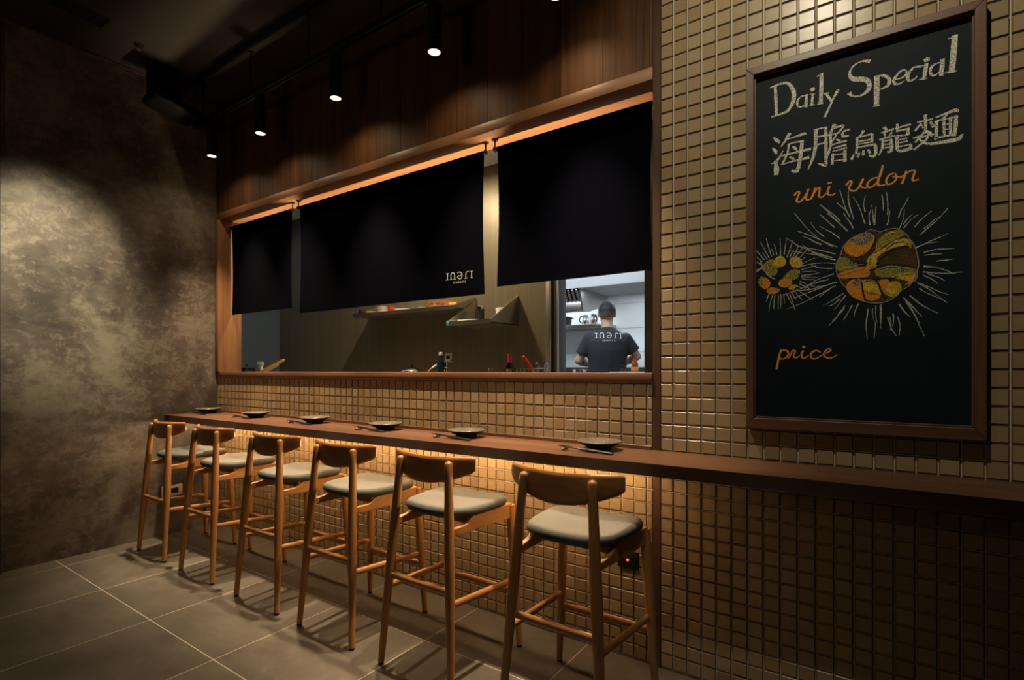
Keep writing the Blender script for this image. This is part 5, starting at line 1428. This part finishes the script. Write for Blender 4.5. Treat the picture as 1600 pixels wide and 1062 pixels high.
for i, (x, y, lean, lb) in enumerate(((2.352, .868, .02, 'steel whisk standing nearest in the wire rack'), (2.372, .935, .03, 'steel whisk standing at the back of the wire rack'))):
    wk = thing('whisk', lb, 'whisk', (x, y, CZ + .008), R(40 * i), 'whisks in the wire rack')
    MB().tube([(0, 0, 0), (lean * .5, 0, .10), (lean, 0, .150)], .006, 10).build('handle', 'chrome', wk)
    m_ = MB()
    for q in range(5):
        a = q * math.pi / 5
        pts = []
        for j in range(13):
            g = math.pi * j / 12
            rr = .018 * math.sin(g) ** .8 * (1 if True else 0)
            s_ = math.cos(g)
            pts.append((lean + math.copysign(1, s_) * 0 + rr * math.cos(a) * (1 if j <= 12 else -1), rr * math.sin(a), .150 + .075 * (1 - s_) / 2))
        m_.tube(pts, .0011, 5)
        pts = [(2 * lean - p[0], -p[1], p[2]) for p in pts]
        m_.tube(pts, .0011, 5)
    m_.build('wires', 'chrome', wk)
MAT['pink_glass'] = flat('pink_glass', (.30, .15, .14), .15)
MAT['brown_sauce'] = flat('brown_sauce', (.20, .08, .04), .2)
MAT['tan_sauce'] = flat('tan_sauce', (.42, .20, .07), .3)
for i, (x, y, r_, h, mt, lb) in enumerate(((2.085, .745, .020, .196, 'pink_glass', 'slim pinkish bottle in front of the wine bottle'),
                                          (2.155, .765, .017, .190, 'brown_sauce', 'slim brown bottle between the wine bottle and the wire rack'),
                                          (2.215, .775, .024, .190, 'tan_sauce', 'tan lidded jar in front of the wire rack'))):
    j = thing('condiment_bottle', lb, 'bottle', (x, y, CZ), 0, 'condiment bottles by the wire rack')
    MB().lathe([(0, 0), (r_, 0), (r_ + .001, .004), (r_ + .001, h * .68), (r_ * .7, h * .80), (r_ * .62, h * .88), (0, h * .88)], 20).build('glass', mt, j)
    MB().lathe([(0, h * .881), (r_ * .75, h * .881), (r_ * .75, h), (0, h)], 18).build('cap', mt, j)

fa = thing('faucet', 'chrome kitchen faucet with a long spout behind the steel pot', 'faucet', (1.475, .985, CZ))
MB().lathe([(0, 0), (.026, 0), (.026, .008), (.017, .012), (.015, .20), (.021, .205), (.021, .243), (.014, .250), (0, .250)], 20).build('body', 'chrome', fa)
MB().tube([(0, 0, .225), (-.010, -.03, .236), (-.028, -.075, .222), (-.045, -.115, .190), (-.053, -.135, .165)], [.012, .012, .0115, .011, .011], 12).build('spout', 'chrome', fa)
MB().tube([(.012, .004, .235), (.04, .010, .256), (.058, .014, .262)], [.005, .006, .004], 10).build('lever', 'chrome', fa)
sp_ = thing('steel_pot', 'shiny steel pot with a domed lid left of the faucet', 'pot', (1.300, .80, CZ))
MB().lathe([(0, 0), (.084, 0), (.090, .006), (.090, .165), (.094, .168), (.094, .172), (.086, .172), (.084, .01), (0, .01)], 36).build('pot', 'chrome', sp_)
ld = MB().lathe([(.091, .1725), (.088, .178), (.070, .192), (.040, .202), (0, .206)], 36).build('lid', 'chrome', sp_)
MB().lathe([(0, .2062), (.006, .2062), (.007, .216), (.015, .220), (.015, .226), (0, .229)], 18).build('knob', 'black_plastic', ld)
for s_ in (-1, 1):
    MB().tube([(s_ * .089, -.03, .13), (s_ * .115, -.026, .134), (s_ * .115, .026, .134), (s_ * .089, .03, .13)], .0045, 8).build('handle', 'chrome', sp_)
bb = thing('dark_bottle', 'dark navy bottle standing by the faucet', 'bottle', (1.545, .850, CZ))
MB().lathe([(0, 0), (.026, 0), (.0275, .004), (.0275, .235), (.020, .262), (.0125, .275), (.0125, .290), (0, .290)], 24).build('body', 'navy_bottle', bb)
MB().lathe([(0, .2902), (.0145, .2902), (.0145, .312), (.012, .315), (0, .315)], 20).build('cap', 'clear_plastic', bb)
ou = thing('wall_outlet', 'small power outlet on the galley wall above the faucet', 'outlet', (1.352, KB, 1.285))
MB().box(-.036, .036, -.010, 0, -.036, .036, .003).build('cover_plate', 'outlet_white', ou)
MB().box(-.020, .020, -.0135, -.009, -.014, .014, .002).build('socket', 'black_plastic', ou)

sb = thing('spray_bottle', 'white spray bottle at the left end of the opening', 'spray bottle', (-.615, .705, CZ), R(200))
MB().lathe([(0, 0), (.032, 0), (.036, .005), (.036, .125), (.028, .155), (.014, .175), (.0125, .190), (0, .190)], 24).build('bottle', 'clear_plastic', sb)
m_ = MB()
m_.lathe([(0, .1905), (.0155, .1905), (.0155, .208), (.010, .212), (.010, .225), (0, .225)], 18)
m_.box(-.018, .042, -.011, .011, .226, .262, .005)
m_.tube([(.042, 0, .245), (.052, 0, .245)], .007, 10)
m_.build('spray_head', 'cloth_white', sb)
MB().tube([(.020, 0, .226), (.026, 0, .210), (.022, 0, .190)], [(.006, .003)] * 3, 8).build('trigger', 'cloth_white', sb)
hb = thing('utensil_holder', 'dark low utensil holder by the spray bottle', 'utensil holder', (-.470, .565, CZ))
m_ = MB()
m_.box(-.05, .05, -.045, .045, 0, .006)
for a in ((-.05, -.046, -.045, .045), (.046, .05, -.045, .045), (-.05, .05, -.045, -.041), (-.05, .05, .041, .045)):
    m_.box(*a, 0, .143, .001, seg=1)
m_.build('box', 'galley_dark', hb)
for i, (b0, b1, lb) in enumerate((((-.500, .545, CZ + .118), (-.250, .717, CZ + .280), 'upper wooden rolling pin leaning out of the dark holder'),
                                  ((-.492, .535, CZ + .080), (-.286, .677, CZ + .238), 'lower wooden rolling pin leaning out of the dark holder'))):
    rp = thing('rolling_pin', lb, 'rolling pin', b0, 0, 'rolling pins in the dark holder')
    d = Vector(b1) - Vector(b0)
    pts = [d * q for q in (0, .02, .1, .5, .95, .985, 1)]
    MB().tube([tuple(p) for p in pts], [.008, .013, .0145, .0145, .0145, .012, .007], 14).build('pin', 'pin_wood', rp)
bc = thing('black_case', 'low black case in the left corner of the galley counter', 'case', (-.765, .64, CZ))
MB().box(-.07, .07, -.05, .05, 0, .185, .006).build('body', 'black_plastic', bc)
MB().box(-.071, .071, -.051, .051, .186, .205, .005).build('lid', 'black_plastic', bc)
m_ = MB()
m_.lathe([(0, .2052), (.006, .2052), (.006, .222), (.013, .228), (.011, .242), (0, .246)], 18)
m_.build('knob', 'chrome', bc)

# long shelf
def wall_shelf(label, x0, x1, y0, z0, z1, zt, ends):
    c = Vector(((x0 + x1) / 2, KB, z0))
    s_ = thing('wall_shelf', label, 'shelf', c)

    def p(mb, n, mat='steel', **k):
        o = mb.build(n, mat, s_, **k)
        o.location = -c
        return o
    p(MB().box(x0, x1, y0, KB, z0, z0 + .008, .001, seg=1), 'board')
    p(MB().box(x0, x1, y0 - .0015, y0, z0 - .004, z1, 0), 'front_lip')
    for e in ends:
        xe = x0 if e == 0 else x1
        dx = .003 if e == 0 else -.003
        p(MB().prism([(y0, z0), (y0, z1), (KB, zt), (KB, z0)], 0, xe, xe + dx), 'end_plate', angle=0)
    return s_


wall_shelf('long steel wall shelf of dishes half hidden behind the wide noren', .464, 1.632, .91, 1.641, 1.668, 1.752, (0, 1))
s2 = wall_shelf('short steel wall shelf with slanted end plates on the galley wall', 1.637, 2.032, .82, 1.508, 1.535, 1.737, (0, 1))
o = MB().box(1.630, 1.660, .812, .840, 1.503, 1.540, .006).build('corner_guard', 'teal', s2)
o.location = -s2.location
o['label'] = 'teal corner guard'
LS = 1.649


def stack(n, x, y, z, prof, mat, name, label, cat, group, dz, part):
    pr = None
    ords = ['bottom', 'second from the bottom', 'third from the bottom', 'fourth from the bottom', 'top']
    for i in range(n):
        if pr is None:
            pr = thing(name, '', cat, (x, y, z), 0, group)
            MB().lathe(prof, 28).build(part, mat, pr)
            o = pr
        else:
            o = dup(pr, (x, y, z + i * dz))
        od = 'topmost' if i == n - 1 and n > 1 else (ords[i] if i else 'lowest')
        o['label'] = od + ' ' + label
    return pr


SAU = [(0, 0), (.034, 0), (.036, .002), (.050, .010), (.056, .0145), (.055, .016), (.035, .006), (0, .005)]
BOWL = [(0, 0), (.024, 0), (.025, .004), (.042, .018), (.052, .038), (.050, .038), (.040, .020), (.022, .008), (0, .007)]
stack(5, 1.375, .985, LS, SAU, 'terracotta', 'saucer', 'terracotta saucer in the left stack on the long wall shelf', 'saucer', 'terracotta saucers on the long shelf', .0105, 'dish')
stack(5, 1.490, .985, LS, SAU, 'terracotta', 'saucer', 'terracotta saucer in the right stack on the long wall shelf', 'saucer', 'terracotta saucers on the long shelf', .0105, 'dish')
stack(3, .765, .985, LS, BOWL, 'white_ceramic', 'bowl', 'white bowl in the stack on the long wall shelf', 'bowl', 'white bowls on the long shelf', .016, 'dish')
stack(3, 1.010, .985, LS, [(r * 1.35, z * .9) for r, z in SAU], 'white_ceramic', 'plate', 'white plate in the stack on the long wall shelf', 'plate', 'white plates on the long shelf', .009, 'dish')
MAT['grey_ceramic'] = flat('grey_ceramic', (.42, .42, .40), .35)
for (x, prof, mt, nm, lb, cat) in ((1.195, BOWL, 'grey_ceramic', 'bowl', 'single grey bowl on the long wall shelf', 'bowl'),
                                  (.610, BOWL, 'pin_wood', 'bowl', 'wooden bowl near the left end of the long wall shelf', 'bowl')):
    t_ = thing(nm, lb, cat, (x, .985, LS))
    MB().lathe(prof, 28).build('dish', mt, t_)
t_ = thing('cup', 'dark red cup between white bowls and white plates on the shelf', 'cup', (.883, .975, LS))
MB().lathe([(0, 0), (.026, 0), (.030, .004), (.032, .062), (.030, .062), (.027, .008), (0, .008)], 24).build('body', 'dark_red', t_)
t_ = thing('cup', 'small black cup at the left end of the long wall shelf', 'cup', (.508, .975, LS))
MB().lathe([(0, 0), (.024, 0), (.028, .004), (.030, .055), (.028, .055), (.025, .008), (0, .008)], 24).build('body', 'black_plastic', t_)
t_ = thing('wooden_box', 'low pale wooden box at the right end of the long wall shelf', 'box', (1.580, 1.03, LS))
m_ = MB()
m_.box(-.040, .040, -.09, .09, 0, .045, .003)
m_.build('box', 'pin_wood', t_)
SS = 1.516
t_ = thing('folded_cloth', 'white folded cloth lying on the short wall shelf', 'cloth', (1.775, .945, SS))
m_ = MB()
for i, (a, b_) in enumerate(((.115, .085), (.105, .080), (.09, .07))):
    m_.box(-a, a * .92, -b_, b_ * .9, .001 + i * .010, .011 + i * .010, .004, xf=Matrix.Rotation(R(4 * i - 3), 4, 'Z'))
m_.build('cloth', 'cloth_white', t_)
t_ = thing('canister', 'black canister with a steel lid standing on the short wall shelf', 'canister', (1.735, 1.075, SS))
MB().lathe([(0, 0), (.033, 0), (.035, .003), (.035, .125), (0, .125)], 24).build('body', 'black_plastic', t_)
MB().lathe([(0, .1252), (.036, .1252), (.036, .145), (.030, .149), (0, .149)], 24).build('lid', 'chrome', t_)
t_ = thing('container', 'white plastic container at the right end of the short wall shelf', 'container', (1.950, 1.075, SS))
MB().lathe([(0, 0), (.042, 0), (.045, .004), (.050, .105), (0, .105)], 24).build('tub', 'cloth_white', t_)
MB().lathe([(0, .1052), (.053, .1052), (.053, .118), (.048, .121), (0, .121)], 24).build('lid', 'white_ceramic', t_)

# ---------------------------------------------------------------- the chef
ch = thing('person', 'person in black lettered T-shirt cooking with back turned in the kitchen doorway', 'person', (2.095, 2.585, KF), R(30))


def body_volumes(mb, grow=0.):
    g = grow
    # trunk: pelvis to neck
    mb.tube([(0, .005, .84), (0, 0, .90), (0, -.002, 1.00), (0, -.004, 1.10), (0, -.008, 1.20), (0, -.010, 1.29), (0, -.006, 1.345), (0, .0, 1.395), (0, .006, 1.43)],
            [(.155 + g, .100 + g), (.170 + g, .112 + g), (.152 + g, .104 + g), (.158 + g, .108 + g), (.178 + g, .116 + g), (.190 + g, .112 + g), (.165 + g, .096 + g), (.105 + g, .078 + g), (.060 + g, .062 + g)],
            24, up=(0, 1, 0))


SHL, SHR = (-.172, -.002, 1.325), (.172, -.002, 1.325)
ELL, ELR = (-.268, .02, 1.125), (.282, .03, 1.165)
WRL, WRR = (-.150, .235, 1.085), (.175, .250, 1.090)


def arm(mb, s_, e, w_, g=0., frac=1.):
    s_, e, w_ = Vector(s_), Vector(e), Vector(w_)
    mb.ball(s_, .058 + g)
    pts = [s_.lerp(e, q) for q in (0, .25, .5, .75, 1)]
    mb.tube(pts, [.056 + g, .053 + g, .047 + g, .042 + g, .040 + g], 16)
    mb.ball(e, .041 + g)
    pts = [e.lerp(w_, q) for q in (0, .25, .6, .9, 1)]
    mb.tube(pts, [.040 + g, .043 + g, .034 + g, .027 + g, .026 + g], 16)


def hand(mb, w_, d, side):
    """palm, four fingers of different lengths curled down, thumb from the side of the palm"""
    w_, d = Vector(w_), Vector(d).normalized()
    up = Vector((0, 0, 1))
    sd = d.cross(up).normalized() * side
    dn = -up
    mb.ball(w_, .026)
    mb.tube([w_, w_ + d * .035, w_ + d * .085], [(.026, .018), (.038, .016), (.040, .014)], 14)
    for i, (ln, off) in enumerate(((.070, -.029), (.080, -.010), (.075, .010), (.058, .029))):
        b_ = w_ + d * .080 + sd * off
        pts = [b_, b_ + d * ln * .45 + dn * .006, b_ + d * ln * .72 + dn * ln * .30, b_ + d * ln * .74 + dn * ln * .62]
        mb.tube(pts, [.0095, .0088, .0082, .0066], 10)
        mb.ball(pts[-1], .0068, 10, 8)
    b_ = w_ + d * .030 - sd * .032
    pts = [b_, b_ + d * .025 - sd * .022 + dn * .006, b_ + d * .052 - sd * .026 + dn * .020, b_ + d * .070 - sd * .020 + dn * .032]
    mb.tube(pts, [.0125, .0110, .0098, .0075], 10)
    mb.ball(pts[-1], .0078, 10, 8)


mb = MB()
body_volumes(mb)
# neck and head, bent a little forward
mb.tube([(0, .0, 1.385), (0, .012, 1.43), (0, .020, 1.475), (0, .026, 1.51)], [.066, .056, .054, .056], 20, up=(0, 1, 0))
HC = Vector((0, .035, 1.572))
mb.ball(HC + Vector((0, -.012, .022)), (.0765, .094, .088), 28, 20)
mb.ball(HC + Vector((0, .020, -.035)), (.062, .074, .080), 24, 16)
mb.ball(HC + Vector((0, .060, -.085)), (.030, .026, .026), 16, 12)
mb.tube([HC + Vector((0, .088, .018)), HC + Vector((0, .110, -.020)), HC + Vector((0, .098, -.032))], [.009, .015, .010], 12)
for s_ in (-1, 1):
    mb.ball(HC + Vector((s_ * .079, -.005, -.006)), (.009, .018, .030), 14, 10)
    mb.ball(HC + Vector((s_ * .030, .080, .018)), (.014, .010, .008), 12, 8)
mb.ball(HC + Vector((0, .086, -.056)), (.024, .010, .006), 14, 8)
arm(mb, SHL, ELL, WRL)
arm(mb, SHR, ELR, WRR)
hand(mb, WRL, (.35, .9, -.25), -1)
hand(mb, WRR, (-.15, .95, -.25), 1)
for s_ in (-1, 1):
    mb.tube([(s_ * .085, 0, .88), (s_ * .092, .006, .70), (s_ * .095, .010, .48), (s_ * .096, -.004, .30), (s_ * .097, -.018, .10), (s_ * .098, -.020, .03)],
            [.088, .080, .056, .056, .036, .038], 18, up=(0, 1, 0))
    mb.tube([(s_ * .098, -.055, .030), (s_ * .100, .02, .032), (s_ * .108, .12, .022), (s_ * .112, .165, .018)], [(.034, .030), (.038, .030), (.044, .020), (.030, .014)], 16)
body = mesh_obj('body', skin_solid(mb, .0055, 4), 'skin', ch)

# T-shirt with sleeves to above the elbow
mb = MB()
mb.tube([(0, .004, .865), (0, .0, .93), (0, -.004, 1.02), (0, -.008, 1.12), (0, -.012, 1.22), (0, -.012, 1.30), (0, -.006, 1.350), (0, .002, 1.398), (0, .008, 1.432)],
        [(.190, .130), (.186, .132), (.178, .128), (.182, .130), (.196, .134), (.200, .128), (.178, .112), (.116, .092), (.070, .074)], 28, up=(0, 1, 0))
for s_, e in ((SHL, ELL), (SHR, ELR)):
    s_, e = Vector(s_), Vector(e)
    mb.ball(s_, .064)
    pts = [s_.lerp(e, q) for q in (-.05, .2, .5, .72)]
    mb.tube(pts, [.062, .064, .064, .066], 18)
me = skin_solid(mb, .009, 5)
for v in me.vertices:          # soft creases
    x, y, z = v.co
    if abs(x) < .2 and z < 1.3:
        k = math.sin(x * 34 + z * 9) * .5 + math.sin(x * 61 - z * 13) * .3
        v.co.y += .0045 * k * min(1, (1.32 - z) * 4) * (1 if y < 0 else -1)
sh_ = mesh_obj('shirt', me, 'shirt', ch)
# lettering on the back of the shirt, laid on the cloth
from mathutils.bvhtree import BVHTree
bv = BVHTree.FromPolygons([v.co[:] for v in me.vertices], [p.vertices[:] for p in me.polygons])
xs_ = [s[i] for s in LOGO for i in range(0, len(s), 3)]
zs_ = [s[i] for s in LOGO for i in range(1, len(s), 3)]
cx_, cz_ = (min(xs_) + max(xs_)) / 2, (min(zs_) + max(zs_)) / 2
kx = 2500. / (max(xs_) - min(xs_))
dense = []
for s_ in LOGO:
    q = [(s_[i], s_[i + 1], s_[i + 2]) for i in range(0, len(s_), 3)]
    r_ = []
    for a, b_ in zip(q, q[1:]):
        for t in (0, .25, .5, .75):
            r_.append([a[j] + (b_[j] - a[j]) * t for j in range(3)])
    r_.append(list(q[-1]))
    fl = []
    for (a, b_, c) in r_:
        fl += [(a - cx_) * kx, (b_ - cz_) * kx + 13420, c * kx * .85]
    dense.append(fl)


def back_y(x, z):
    h = bv.ray_cast(Vector((x, -1, z)), Vector((0, 1, 0)))
    return h[0].y if h[0] else -.12


pr_ = ribbons(dense, 0, None, 'lettering', 'shirt_print', fy=back_y, lift=.0016)
pr_.parent = sh_
pr_['label'] = 'white shop lettering across the back'

mb = MB()
mb.tube([(0, .005, .80), (0, .003, .87), (0, 0, .925)], [(.168, .112), (.180, .122), (.172, .118)], 24, up=(0, 1, 0))
for s_ in (-1, 1):
    mb.tube([(s_ * .085, 0, .88), (s_ * .092, .006, .70), (s_ * .095, .010, .48), (s_ * .096, -.004, .30), (s_ * .097, -.016, .075)],
            [.100, .092, .070, .068, .062], 18, up=(0, 1, 0))
mesh_obj('trousers', skin_solid(mb, .009, 5), 'trousers', ch)
for s_ in (-1, 1):
    m_ = MB()
    m_.tube([(s_ * .098, -.075, .036), (s_ * .098, -.055, .042), (s_ * .100, .02, .042), (s_ * .108, .12, .032), (s_ * .112, .180, .024), (s_ * .112, .198, .020)],
            [(.020, .020), (.044, .040), (.048, .042), (.054, .032), (.042, .024), (.010, .010)], 18)
    m_.build('shoe', 'shoe', ch)
# short hair: cap over the skull, faded at the nape
mb = MB()
vs, fs = [], []
b = bmesh.new()
bmesh.ops.create_uvsphere(b, u_segments=40, v_segments=28, radius=1)
kill = []
for v in b.verts:
    d = v.co.copy()
    p = Vector((d.x * .0835, d.y * .101, d.z * .0955)) + HC + Vector((0, -.013, .022))
    lim = HC.z - .040 if d.y < .1 else HC.z + .050 + .02 * min(1, (d.y - .1) * 2)
    if p.z < lim:
        p.z = lim - .0
        k = .90 if d.z < -.6 else .965
        c = HC + Vector((0, -.013, 0))
        p.x = c.x + (p.x - c.x) * k
        p.y = c.y + (p.y - c.y) * k
    p += Vector((random.Random(v.index).uniform(-1, 1), random.Random(v.index + 999).uniform(-1, 1), random.Random(v.index + 5555).uniform(-1, 1))) * .0012
    v.co = p
mb.bm(b)
mb.build('hair', 'hair', ch, angle=80)
